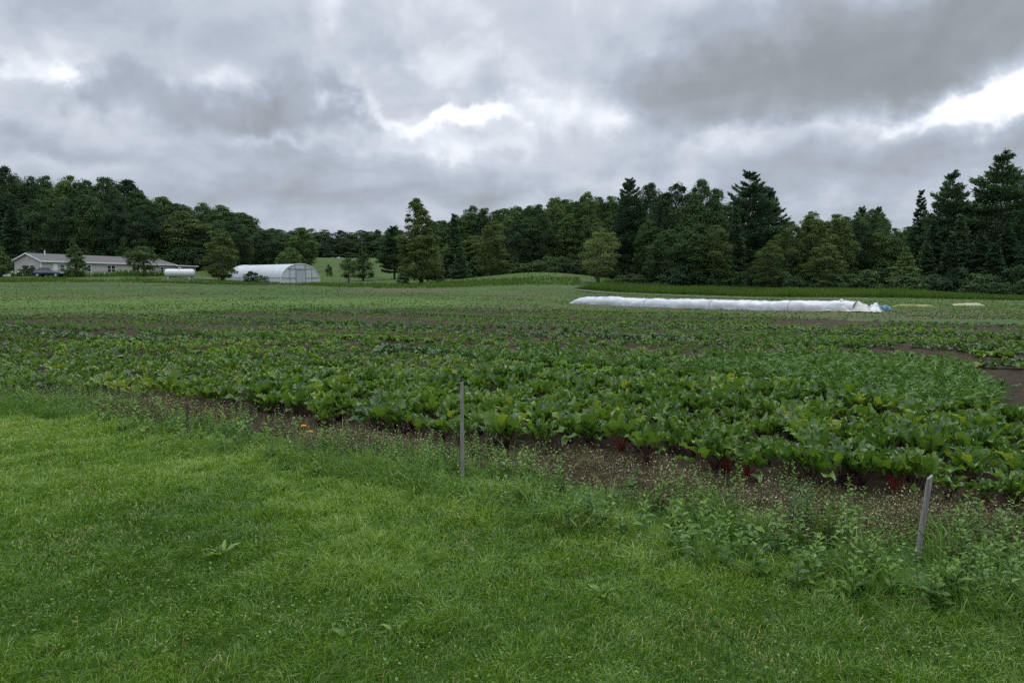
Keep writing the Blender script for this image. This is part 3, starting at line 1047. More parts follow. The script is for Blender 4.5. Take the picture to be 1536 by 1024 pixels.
q_ = R.choice(nst, 42000, p=(lambda w: w / w.sum())((wy_ > 2.5) * sst((0.62 - wq) / 0.3) + 1e-9))
n = len(q_)
h = R.uniform(0.03, 0.08, n)
x_, y_ = wx_[q_] + R.normal(0, 0.03, n), wy_[q_] + R.normal(0, 0.03, n)
blades(TG, x_, y_, terrain(x_, y_), h, R.uniform(0.004, 0.007, n), R.uniform(0, 6.28, n), h * R.uniform(0.3, 1.4, n), np.clip(R.normal(0.38, 0.18, n), 0, 0.95))
stuff(TG.build('tall_grass', TALLGRASS), 'unmown taller grass along the lawn edge around the stakes', 'grass')

stuff(g.build('beet_crop', BEET, smooth=True), 'mass of dark leafy crops filling the farther beds', 'crops')
stuff(KG.build('brassica_crop', KALE, smooth=True), 'blue-green broad-leaved crop rows in the middle of the field', 'crops')
stuff(LG.build('lettuce_crop', LETTUCE, smooth=True), 'bright yellow-green lettuce rows across the field', 'crops')
stuff(CG.build('carrot_crop', CARROT), 'feathery carrot tops behind the beet bed', 'crops')
stuff(WG.build('green_weeds', WEED), 'mixed leafy weeds between lawn and beds', 'weeds')
stuff(DG.build('dry_weeds', DRY), 'dry tan weed stalks and seed heads in front of the beets', 'weeds')


# ------------------------------------------------------------------ rough grass of the far meadow
def build_far_grass():
    g = Geo()
    n = 80000
    y = 30 * np.exp(R.random(n) * math.log(200 / 30))
    x = R.uniform(-0.85, 0.85, n) * y
    ok = ~inpoly(FIELD, x, y)
    n1 = fbm(x * 0.25, y * 0.12)
    ok &= R.random(n) < 0.55 + 0.45 * sst((n1 - 0.4) / 0.2)
    x, y, n1 = x[ok], y[ok], n1[ok]
    n = len(x)
    h = R.uniform(0.015, 0.04, n) * (0.5 + n1) * (1 + y / 110)
    blades(g, x, y, terrain(x, y), h, R.uniform(0.03, 0.11, n) * (0.4 + y / 80), R.uniform(0, 6.28, n), h * R.uniform(0.1, 0.9, n), np.clip(R.normal(0.42, 0.13, n) + 1.0 * (fbm(x * 0.07 + 7, y * 0.25) - 0.5), 0.05, 0.9))
    stuff(g.build('meadow_grass', MEADOW), 'rough mown grass of the meadow beyond the crops', 'grass')
    # tall strip in front of the right-hand wood
    g = Geo()
    a0, a1 = np.array([at(862, 82), 82.0]), np.array([at(1460, 57), 57.0])
    n = 42000
    t = R.random(n) * 1.25
    d = R.random(n) ** 1.3 * 16
    x = a0[0] + (a1[0] - a0[0]) * t + 0.35 * d
    y = a0[1] + (a1[1] - a0[1]) * t + 0.93 * d
    h = (0.45 + 0.5 * fbm(x * 0.4, y * 0.4)) * R.uniform(0.6, 1.15, n) * sst(t / 0.06 + 0.3) * (1 - 0.6 * sst((t - 0.85) / 0.3)) * (0.7 + 0.3 * sst(d / 3))
    blades(g, x, y, terrain(x, y), h, R.uniform(0.03, 0.07, n), R.uniform(0, 6.28, n), h * R.uniform(0.05, 0.5, n), np.clip(R.normal(0.36, 0.16, n) + 0.7 * (fbm(x * 0.2, y * 0.4) - 0.5) + 0.25 * (d > 11), 0, 0.9))
    stuff(g.build('tall_meadow', MEADOW), 'tall dark green grass and weeds behind the white low tunnel', 'grass')
    # weedy bank in front of the house and the hoop house
    g = Geo()
    n = 15000
    px = R.uniform(-60, 600, n)
    y = 97 + R.random(n) ** 1.5 * 10 + 2.5 * np.sin(px * 0.02)
    house = R.random(n) < 0.3
    px = np.where(house, R.uniform(20, 250, n), px)
    y = np.where(house, R.uniform(120, 127, n), y)
    x = (px - CX) / F * y
    nn = fbm(x * 0.3, y * 0.3)
    ok = R.random(n) < 0.2 + 0.8 * sst((nn - 0.4) / 0.2)
    x, y, nn = x[ok], y[ok], nn[ok]
    n = len(x)
    h = R.uniform(0.10, 0.55, n) * (0.3 + nn) * np.where(house[ok], 2.6, 1.0)
    blades(g, x, y, terrain(x, y), h, R.uniform(0.05, 0.14, n), R.uniform(0, 6.28, n), h * R.uniform(0.1, 0.7, n), np.clip(R.normal(0.42, 0.2, n) + 0.8 * (fbm(x * 0.15, y * 0.5) - 0.5), 0, 1))
    stuff(g.build('bank_weeds', MEADOW), 'weedy grass bank in front of the grey house and hoop house', 'weeds')
    # young growth at the foot of the centre meadow
    g = Geo()
    n = 4000
    px = np.concatenate([R.uniform(640, 870, n // 2), R.uniform(560, 800, n // 2)])
    y = R.uniform(88, 100, n)
    x = (px - CX) / F * y
    nn = fbm(x * 0.5, y * 0.5)
    h = R.uniform(0.15, 0.6, n) * (0.2 + nn)
    blades(g, x, y, terrain(x, y), h, R.uniform(0.05, 0.16, n), R.uniform(0, 6.28, n), h * R.uniform(0.1, 0.7, n), np.clip(R.normal(0.45, 0.2, n), 0, 0.9))
    stuff(g.build('meadow_weeds', MEADOW), 'low green weeds at the foot of the small meadow hill', 'weeds')


build_far_grass()


# ------------------------------------------------------------------ trees
def prof(pts):
    a = np.array(pts)
    return lambda t: np.interp(t, a[:, 0], a[:, 1])


def broadleaf(seed, H, W, p, nclump, nleaf, cr, leaf, t0=0.12, flat=0.7, trunk=0.02, inner=0.35):
    rng = np.random.default_rng(seed)
    cg, tg = Geo(), Geo()
    bend = rng.normal(0, 0.03, 2) * H
    axis = lambda t: np.array([bend[0] * t * t, bend[1] * t * t, t * H])
    ts = np.linspace(0, 0.9, 8)
    tg.tube([axis(t) for t in ts], H * trunk * np.array([1.35, 1.0, 0.9, 0.78, 0.62, 0.45, 0.28, 0.1]), k=7)
    tt = rng.uniform(t0, 1, nclump * 6)
    keep = rng.random(len(tt)) < p((tt - t0) / (1 - t0)) + 0.22
    tt = tt[keep][:nclump]
    lob = rng.uniform(0.75, 1.2, 9)
    for i, t in enumerate(tt):
        a = i * 2.39996 + rng.normal(0, 0.4)
        rel = (t - t0) / (1 - t0)
        Rr = W / 2 * p(rel) * lob[int((a % 6.283) / 6.2832 * 9) % 9] * (0.85 + 0.3 * rng.random())
        rr = max(Rr - cr * 0.5, 0) * math.sqrt(rng.uniform(inner, 1))
        c = axis(t) + np.array([math.cos(a) * rr, math.sin(a) * rr, 0])
        k0 = cr * (0.42 + 0.58 * p(rel))
        c[2] = min(c[2], H - k0 * flat * 0.8)
        k = cr * rng.uniform(0.5, 1.35) * (0.42 + 0.58 * p(rel))
        n = int(nleaf * rng.uniform(0.7, 1.3) * (0.5 + 0.5 * p(rel)))
        d = rng.normal(0, 1, (n, 3))
        d /= np.linalg.norm(d, axis=1)[:, None]
        d[:, 2] = np.where(rng.random(n) < 0.6, np.abs(d[:, 2]), d[:, 2])
        sh = 0.45 + 0.6 * rng.random(n)[:, None] ** 0.7
        P = c + d * k * sh * np.array([1, 1, flat])
        V, Q = cards(P, d * 0.7 + np.array([0, 0, 0.5]) + rng.normal(0, 0.5, (n, 3)), leaf, 0.6, rng)
        cg.add(V, Q=Q, tint=np.repeat(np.clip(rng.normal(0.5, 0.17, n) + rng.normal(0, 0.17), 0, 1), 4))
        if i % 3 == 0:
            s0 = axis(max(0.08, t - 0.10 - 0.22 * rr / (W / 2 + 1e-6)))
            mid = (s0 + c) / 2 + np.array([0, 0, -0.02 * H])
            tg.tube([s0, mid, c], H * trunk * np.array([0.34, 0.22, 0.08]), k=4, cap=False)
    # loose leaves through the whole crown knit the clumps together
    nf = int(nclump * nleaf * 0.16)
    rel = rng.random(nf) ** 0.85
    kk = rng.random(nf) < p(rel) + 0.1
    rel = rel[kk]
    nf = len(rel)
    a = rng.uniform(0, 6.2832, nf)
    rr = W / 2 * p(rel) * np.sqrt(rng.random(nf)) * 0.95 * lob[(a / 6.2832 * 9).astype(int) % 9]
    t = np.minimum(t0 + rel * (1 - t0), 0.985)
    P = np.stack([bend[0] * t * t + np.cos(a) * rr, bend[1] * t * t + np.sin(a) * rr, t * H + rng.normal(0, 0.15, nf)], 1)
    V, Q = cards(P, np.stack([np.cos(a), np.sin(a), np.full(nf, 0.8)], 1) + rng.normal(0, 0.5, (nf, 3)), leaf, 0.6, rng)
    cg.add(V, Q=Q, tint=np.repeat(np.clip(rng.normal(0.45, 0.2, nf), 0, 1), 4))
    return cg, tg


def pine(seed, H, W, nwh, p, t0=0.12, up=0.18, droop=0.0, dens=1.0, needle=0.42, nw=0.13, trunk=0.016, gap=0.5, nb=(5, 7)):
    rng = np.random.default_rng(seed)
    cg, tg = Geo(), Geo()
    ts = np.linspace(0, 1, 9)
    bend = rng.normal(0, 0.012, 2) * H
    ax = lambda t: np.array([bend[0] * t, bend[1] * t, t * H])
    tg.tube([ax(t) for t in ts], H * trunk * np.linspace(1.2, 0.06, 9), k=7)
    for w in range(nwh):
        t = t0 + (1 - t0) * (w + rng.uniform(-0.2, 0.2)) / nwh
        t = min(max(t, t0), 0.985)
        rel = (t - t0) / (1 - t0)
        ph = rng.uniform(0, 6.28)
        k = int(rng.integers(*nb))
        for j in range(k):
            a = ph + j * 6.2832 / k + rng.normal(0, 0.22)
            Lb = W / 2 * p(rel) * rng.uniform(0.68, 1.12)
            if rng.random() < 0.08:
                Lb *= 0.5
            tj = min(max(t + rng.normal(0, 0.55) * (1 - t0) / nwh, t0 * 0.9), 0.99)
            b0 = ax(tj)
            upj = up + 0.55 * max(0.0, rel - 0.45) + rng.normal(0, 0.07)
            s = np.linspace(0, 1, 5)
            zc = Lb * (upj * s ** 1.6 - droop * s + 0.5 * droop * s ** 3) + Lb * 0.10 * (s ** 3) * rng.uniform(0, 1)
            bp = b0 + np.stack([np.cos(a) * Lb * s, np.sin(a) * Lb * s, zc], 1)
            tg.tube(bp, max(0.008 * Lb, 0.02) * np.array([1.3, 1, 0.8, 0.5, 0.15]), k=3, cap=False)
            n = int(dens * (18 + 34 * Lb))
            q = rng.random(n) ** 0.65 * 0.92 + 0.08
            lat = rng.normal(0, 1, n) * 0.22 * Lb * (1.15 - q * 0.75) * gap * 2
            base = np.stack([np.interp(q, s, bp[:, m]) for m in range(3)], 1)
            sd = np.array([-math.sin(a), math.cos(a), 0])
            P = base + sd * lat[:, None]
            P[:, 2] += rng.normal(0, 0.05, n) * Lb * 0.6 + rng.uniform(-0.05, 0.12, n) - np.abs(lat) * droop * 0.5
            outd = np.array([math.cos(a), math.sin(a), 0])
            axs = outd * 0.7 + sd * (np.sign(lat) * rng.uniform(0.2, 0.9, n))[:, None] + np.array([0, 0, 1]) * (0.35 * (1 - droop * 2.5) + rng.normal(0, 0.3, n))[:, None]
            axs /= np.linalg.norm(axs, axis=1)[:, None]
            nr = np.cross(axs, rng.normal(0, 1, (n, 3)) + np.array([0, 0, 0.8]))
            nr /= np.linalg.norm(nr, axis=1)[:, None] + 1e-9
            l = needle * rng.uniform(0.6, 1.3, n)[:, None]
            wv = nr * nw * rng.uniform(0.7, 1.3, n)[:, None]
            V = np.stack([P - wv * 0.6, P + wv * 0.6, P + axs * l + wv * 0.35, P + axs * l - wv * 0.35], 1).reshape(-1, 3)
            cg.add(V, Q=np.arange(4 * n).reshape(n, 4), tint=np.repeat(np.clip(rng.normal(0.42, 0.2, n) + 0.25 * (q - 0.6), 0, 1), 4))
    n = 40
    P = ax(0.97) + rng.normal(0, 1, (n, 3)) * np.array([0.012, 0.012, 0.02]) * H
    V, Q = cards(P, rng.normal(0, 1, (n, 3)), needle * 0.5, 0.3, rng)
    cg.add(V, Q=Q, tint=0.5)
    return cg, tg


OVAL = prof([(0, .45), (.15, .8), (.4, 1), (.65, .9), (.85, .6), (1, .2)])
ROUND = prof([(0, .6), (.2, .92), (.45, 1), (.7, .85), (.9, .5), (1, .25)])
TALL = prof([(0, .6), (.15, .95), (.4, 1), (.6, .9), (.78, .72), (.92, .48), (1, .22)])
CONE = prof([(0, .8), (.12, 1), (.4, .75), (.7, .45), (.9, .2), (1, .05)])
POP = prof([(0, .7), (.12, 1), (.35, .95), (.5, .85), (.62, .62), (.8, .55), (.92, .36), (1, .12)])
PINEP = prof([(0, .7), (.15, .95), (.35, 1), (.55, .8), (.75, .55), (.9, .3), (1, .08)])
SPRP = prof([(0, .95), (.1, 1), (.4, .72), (.7, .42), (.9, .18), (1, .07)])

OLIVE = leaf_mat('olive_leaf', [(0.0, (0.040, 0.070, 0.022)), (0.5, (0.066, 0.106, 0.030)), (1.0, (0.108, 0.150, 0.042))], rough=0.7, spec=0.12, transl=0.25, objvar=0.5, noise=4)
KINDS = {}


def kind(name, pairs, mat, H, W):
    out = []
    for cg, tg in pairs:
        V, Q, T, A, M = cg.arrays()
        V2, Q2, T2, A2, _ = tg.arrays()
        out.append((make_mesh(name + '_crown', V, Q, T, mat, A), make_mesh(name + '_trunk', V2, Q2, T2, BARK, None, None, True)))
    KINDS[name] = (out, H, W)


kind('maple', [broadleaf(100 + i, 15, 11, ROUND, 105, 300, 1.4, 0.145, 0.08) for i in range(4)], CROWN_DARK, 15, 11)
kind('oak', [broadleaf(120 + i, 15, 9.5, OVAL, 100, 290, 1.3, 0.145, 0.08) for i in range(3)], CROWN_MID, 15, 9.5)
kind('slender', [broadleaf(140 + i, 15, 6.5, TALL, 95, 230, 0.98, 0.125, 0.06) for i in range(4)], CROWN_MID, 15, 6.5)
kind('olive', [broadleaf(150 + i, 15, 7.5, TALL, 85, 230, 1.05, 0.125, 0.06) for i in range(3)], OLIVE, 15, 7.5)
kind('poplar', [broadleaf(160, 15, 7.6, POP, 150, 230, 0.92, 0.125, 0.05)], OLIVE, 15, 7.6)
kind('pale', [broadleaf(170 + i, 10, 6, OVAL, 70, 130, 0.85, 0.10, 0.12) for i in range(2)], CROWN_PALE, 10, 6)
kind('conic', [broadleaf(180 + i, 10, 5.6, CONE, 95, 95, 0.75, 0.14, 0.10, flat=0.5) for i in range(3)], CROWN_MID, 10, 5.6)
kind('round', [broadleaf(190 + i, 6, 5.4, ROUND, 60, 100, 0.75, 0.125, 0.24, trunk=0.026) for i in range(3)], CROWN_MID, 6, 5.4)
kind('bush', [broadleaf(200 + i, 3, 4.2, prof([(0, .9), (.4, 1), (.8, .7), (1, .3)]), 26, 90, 0.75, 0.13, 0.05, trunk=0.012) for i in range(4)], CROWN_DARK, 3, 4.2)
kind('pine', [pine(220 + i, 16, 9.5, 22, PINEP, 0.14, 0.16, 0.0, 2.4, 0.32, 0.085, gap=0.6, nb=(5, 8)) for i in range(4)], NEEDLE, 16, 9.5)
kind('spruce', [pine(240 + i, 14, 6.0, 26, SPRP, 0.05, 0.10, 0.26, 2.2, 0.26, 0.085, gap=0.55, nb=(6, 8)) for i in range(3)], NEEDLE, 14, 6.0)
kind('youngspruce', [pine(260 + i, 8, 5.0, 18, SPRP, 0.04, 0.12, 0.15, 1.1, 0.28, 0.10, gap=0.45, nb=(5, 8)) for i in range(2)], NEEDLE, 8, 5.0)

WORDS = {'maple': 'maple_tree', 'oak': 'broadleaf_tree', 'slender': 'slender_tree', 'poplar': 'poplar_tree', 'olive': 'leafy_tree', 'pale': 'pale_tree', 'conic': 'young_tree', 'round': 'small_tree', 'bush': 'shrub', 'pine': 'pine_tree', 'spruce': 'spruce_tree', 'youngspruce': 'spruce_tree'}


def tree(k, px, y, top, wpx, label, group=None, base_dz=-0.1, cat='tree'):
    """a tree standing y metres out in the direction of photo column px, its tip at photo row top, wpx columns wide"""
    pairs, H, W = KINDS[k]
    x = at(px, y)
    z = float(terrain(x, y)) + base_dz
    h = row_z(top, y) - z
    w = wpx / F * y
    cm, tm = pairs[int(R.integers(0, len(pairs)))]
    o = thing(WORDS[k], label, 'shrub' if k == 'bush' else cat, (x, y, z), R.uniform(0, 6.28), group)
    o.scale = (w / W, w / W, h / H)
    link('crown', cm, o)
    link('trunk', tm, o)
    return o


# --- the wood behind the house on the left
LW = [(-40, 240), (0, 250), (30, 256), (52, 272), (75, 266), (110, 264), (150, 267), (190, 272), (215, 281), (245, 290), (285, 304), (330, 304), (352, 309), (375, 328), (395, 348)]
lwx, lwy = zip(*LW)
LABW = 'tall dark broadleaf tree of the dense wood rising behind the long grey house'
for x_ in np.arange(-70, 392, 29):
    t = np.interp(x_, lwx, lwy)
    tree('maple' if R.random() < 0.75 else 'oak', x_ + R.normal(0, 4), 198 + R.uniform(-3, 5), t + R.uniform(-3, 5), R.uniform(62, 84), LABW, 'wood behind the house')
for x_ in np.arange(-60, 385, 40):
    t = np.interp(x_, lwx, lwy)
    tree('maple', x_ + R.normal(0, 5), 187 + R.uniform(-2, 4), t + R.uniform(14, 40), R.uniform(56, 76), LABW, 'wood behind the house')
for x_ in np.arange(-80, 395, 36):
    t = np.interp(x_, lwx, lwy)
    tree('oak' if R.random() < 0.5 else 'maple', x_, 216, t + R.uniform(4, 14), R.uniform(60, 80), LABW, 'wood behind the house')
for x_ in np.arange(-40, 340, 34):
    tree('bush', x_ + R.normal(0, 6), 181, R.uniform(372, 386), R.uniform(46, 60), 'dark shrub at the foot of the wood behind the long grey house', 'shrubs behind the house')
tree('spruce', 20, 150, 308, 62, 'dark pointed spruce at the left frame edge beside the house gable')
tree('conic', 2, 118, 362, 42, 'young green tree cut by the left edge of the photo, in front of the spruce')
tree('conic', 115, 120, 357, 38, 'young conical tree standing before the house front, the slimmer of two')
tree('conic', 187, 178, 356, 36, 'bushy green tree showing over the middle of the house roof')
tree('round', 216, 118, 370, 50, 'small round-headed tree before the house front, next to the white tank')
tree('olive', 285, 186, 317, 84, 'grey-green airy broadleaf tree between house and hoop house, lighter than the wood')
tree('maple', 355, 165, 332, 66, 'dark bushy tree behind the hoop house, last before the wood drops')
tree('olive', 334, 112, 343, 56, 'rounded tree with bare lower trunk left of the hoop house')
tree('bush', 376, 106, 407, 26, 'small shrub against the side of the white hoop house')
tree('bush', 391, 106, 413, 26, 'low spreading shrub by the hoop house, lower than its neighbour')
tree('bush', 40, 122, 398, 26, 'scraggly bush in front of the house gable')

# --- far wood behind the rising meadow
LABF = 'distant broadleaf tree of the far wood above the rising meadow'
fx = [(380, 338), (405, 340), (425, 337), (450, 345), (470, 341), (500, 348), (525, 345), (560, 346), (590, 340), (620, 338), (660, 335)]
fpx, fpy = zip(*fx)
for x_ in np.arange(378, 665, 15):
    t = np.interp(x_, fpx, fpy)
    tree('maple' if R.random() < 0.6 else 'slender', x_ + R.normal(0, 3), 246 + R.uniform(-3, 4), t + R.uniform(-3, 7), R.uniform(30, 44), LABF, 'far wood')
for x_ in np.arange(372, 668, 18):
    t = np.interp(x_, fpx, fpy)
    tree('maple', x_ + R.normal(0, 4), 238, t + R.uniform(8, 22), R.uniform(32, 46), LABF, 'far wood')
for x_ in np.arange(385, 660, 22):
    tree('bush', x_ + R.normal(0, 5), 234, R.uniform(376, 384), R.uniform(26, 36), 'low dark shrub along the edge of the far wood', 'far wood shrubs')
tree('oak', 455, 170, 344, 52, 'broad dark tree just behind the hoop house end')
tree('maple', 425, 178, 350, 56, 'dense tree behind the middle of the hoop house roof')
tree('maple', 400, 180, 346, 58, 'dense dark tree behind the left part of the hoop house roof')
tree('round', 437, 140, 372, 40, 'loose-crowned small tree showing above the hoop house ridge')
tree('bush', 494, 150, 397, 12, 'tiny upright bush alone on the rising meadow')
tree('conic', 545, 122, 364, 38, 'dark green conical tree on the meadow, taller of a pair')
tree('round', 523, 112, 387, 32, 'small round tree on the meadow, shorter and paler of a pair')
tree('pine', 592, 130, 340, 56, 'dark spreading pine left of the tall poplar')
tree('poplar', 632, 104, 297, 70, 'tall pointed poplar standing clear of the wood, light green')
tree('bush', 605, 104, 411, 22, 'low bush at the foot of the poplar')
tree('bush', 655, 106, 408, 30, 'leafy bush on the right of the poplar')

# --- wood behind the small meadow hill
LABC = 'slim upright broadleaf tree in the even-topped wood behind the small meadow hill'
cxs = [(640, 335), (662, 326), (683, 324), (710, 312), (740, 313), (776, 302), (800, 306), (818, 297), (855, 294), (885, 290), (905, 292), (925, 290)]
cpx, cpy = zip(*cxs)
for x_ in np.arange(650, 935, 15.5):
    t = np.interp(x_, cpx, cpy)
    tree('slender', x_ + R.normal(0, 3), 142 + R.uniform(-2, 3), t + R.uniform(-4, 7), R.uniform(34, 48), LABC, 'wood behind the meadow hill')
for x_ in np.arange(655, 930, 20):
    t = np.interp(x_, cpx, cpy)
    tree('slender' if R.random() < 0.6 else 'maple', x_ + R.normal(0, 4), 134 + R.uniform(-2, 2), t + R.uniform(14, 50), R.uniform(38, 56), LABC, 'wood behind the meadow hill')
for x_ in np.arange(640, 940, 22):
    t = np.interp(x_, cpx, cpy)
    tree('maple', x_ + R.normal(0, 4), 153, t + R.uniform(4, 14), R.uniform(46, 60), LABC, 'wood behind the meadow hill')
for x_ in np.arange(655, 945, 21):
    tree('bush', x_ + R.normal(0, 5), 127 + R.uniform(-2, 2), R.uniform(378, 398), R.uniform(34, 48), 'dark shrub filling the foot of the wood behind the meadow hill', 'shrubs behind the meadow hill')
tree('spruce', 683, 126, 321, 40, 'narrow dark spruce just right of the poplar')
tree('youngspruce', 690, 112, 372, 36, 'young dark spruce in front of the narrow spruce by the poplar')
tree('olive', 737, 118, 333, 56, 'light green slender tree in front of the wood, nearest the poplar')
tree('pale', 897, 93, 342, 62, 'pale yellow-green tree standing alone before the dark wood')
tree('pine', 942, 104, 270, 66, 'tall pine with a bare pale lower trunk beside the pale tree')

# --- right-hand wood
LABR = 'large dark broadleaf tree in the tall clump left of the big pine'
for px_, t, w_, y_ in ((975, 276, 62, 106), (1008, 274, 66, 108), (1046, 270, 62, 108), (1072, 283, 58, 106), (990, 290, 84, 98), (1035, 300, 90, 95), (1068, 318, 70, 94), (975, 330, 60, 96), (1005, 345, 70, 91)):
    tree('maple' if w_ > 60 else 'oak', px_, y_, t, w_, LABR, 'tall clump left of the big pine')
tree('olive', 1068, 89, 338, 58, 'yellow-green maple in front of the tall clump')
tree('slender', 1040, 89, 352, 50, 'mid-green tree low in front of the tall clump')
tree('pine', 1122, 98, 259, 96, 'big dark pine towering over the middle of the right wood')
tree('pine', 1150, 101, 286, 78, 'shorter dark pine leaning on the right side of the big pine')
tree('spruce', 1102, 92, 310, 50, 'dark spruce at the foot of the big pine')
rxs = [(1140, 330), (1180, 331), (1215, 318), (1255, 322), (1290, 314), (1312, 312), (1340, 333), (1365, 330), (1400, 320), (1450, 300), (1540, 280), (1640, 270)]
rpx_, rpy_ = zip(*rxs)
LABM = 'mid-green broadleaf tree in the lower stretch of wood between the two groups of pines'
for x_ in np.arange(1150, 1420, 19):
    t = np.interp(x_, rpx_, rpy_)
    tree('oak' if R.random() < 0.5 else 'slender', x_ + R.normal(0, 4), 103 + R.uniform(-2, 3), t + R.uniform(-2, 10), R.uniform(42, 60), LABM, 'lower wood between the pines')
for x_ in np.arange(1140, 1440, 24):
    t = np.interp(x_, rpx_, rpy_)
    tree('maple' if R.random() < 0.5 else 'oak', x_ + R.normal(0, 4), 94 + R.uniform(-2, 2), t + R.uniform(16, 50), R.uniform(52, 70), LABM, 'lower wood between the pines')
tree('pine', 1290, 112, 312, 46, 'distant pine top peering over the lower wood')
tree('pine', 1314, 112, 310, 40, 'second distant pine top over the lower wood, on the right of the first')
tree('olive', 1213, 92, 317, 60, 'pointed yellowish tree in the lower wood, tallest beside its flat-topped neighbours')
tree('olive', 1256, 90, 322, 66, 'yellowish bushy tree in the lower wood near the wood edge')
tree('olive', 1180, 91, 332, 54, 'pale round-topped tree right of the big pine')
tree('olive', 1150, 84, 361, 46, 'small young tree standing out in front of the wood below the big pine')
tree('conic', 1358, 80, 371, 60, 'small conical young tree in front of the wood, right of the tunnel')
tree('olive', 1240, 84, 365, 66, 'spreading young tree at the wood edge above the tunnel')
tree('spruce', 1378, 94, 286, 50, 'slim dark spruce, first of the tall conifers at right')
tree('pine', 1420, 90, 260, 80, 'pointed dark pine between the slim spruce and the tallest pine')
tree('pine', 1494, 88, 232, 118, 'tallest pine of all with layered drooping boughs at the right')
tree('pine', 1560, 90, 238, 100, 'dark pine cut by the right edge of the photo')
tree('pine', 1460, 98, 300, 80, 'dark pine filling the gap left of the tallest pine')
LABS = 'dark spruce in the thick conifer stand under the tallest pines at right'
for px_, t, w_, y_ in ((1395, 330, 54, 86), (1440, 322, 60, 84), (1470, 345, 56, 82), (1510, 335, 62, 83), (1545, 350, 60, 81), (1425, 352, 50, 82), (1590, 320, 70, 84), (1640, 300, 80, 88), (1700, 290, 90, 90), (1490, 365, 52, 80), (1525, 300, 70, 92), (1390, 362, 44, 84)):
    tree('spruce', px_, y_, t, w_, LABS, 'conifer stand at right')
for x_ in np.arange(950, 1760, 40):
    t = np.interp(x_, [950, 1080, 1150, 1340, 1420, 1540, 1760], [300, 300, 345, 340, 330, 290, 280])
    tree('maple', x_, 116, t + R.uniform(6, 16), R.uniform(70, 95), 'dark tree deep inside the right-hand wood behind the front rows', 'depth of the right wood')
for x_ in np.arange(945, 1720, 26):
    yb = np.interp(x_, [945, 1150, 1400, 1720], [92, 85, 79, 77])
    tree('bush', x_ + R.normal(0, 6), yb + R.uniform(-1.5, 2), R.uniform(398, 418), R.uniform(40, 62), 'low dark shrub at the foot of the right-hand wood', 'shrubs of the right wood')
for px_, t, y_, w_ in ((1500, 424, 70, 40), (1540, 420, 70, 44), (1460, 426, 72, 34)):
    tree('bush', px_, y_, t, w_, 'rough green shrub standing in the grass at the right before the conifers', 'shrubs in the grass at right')


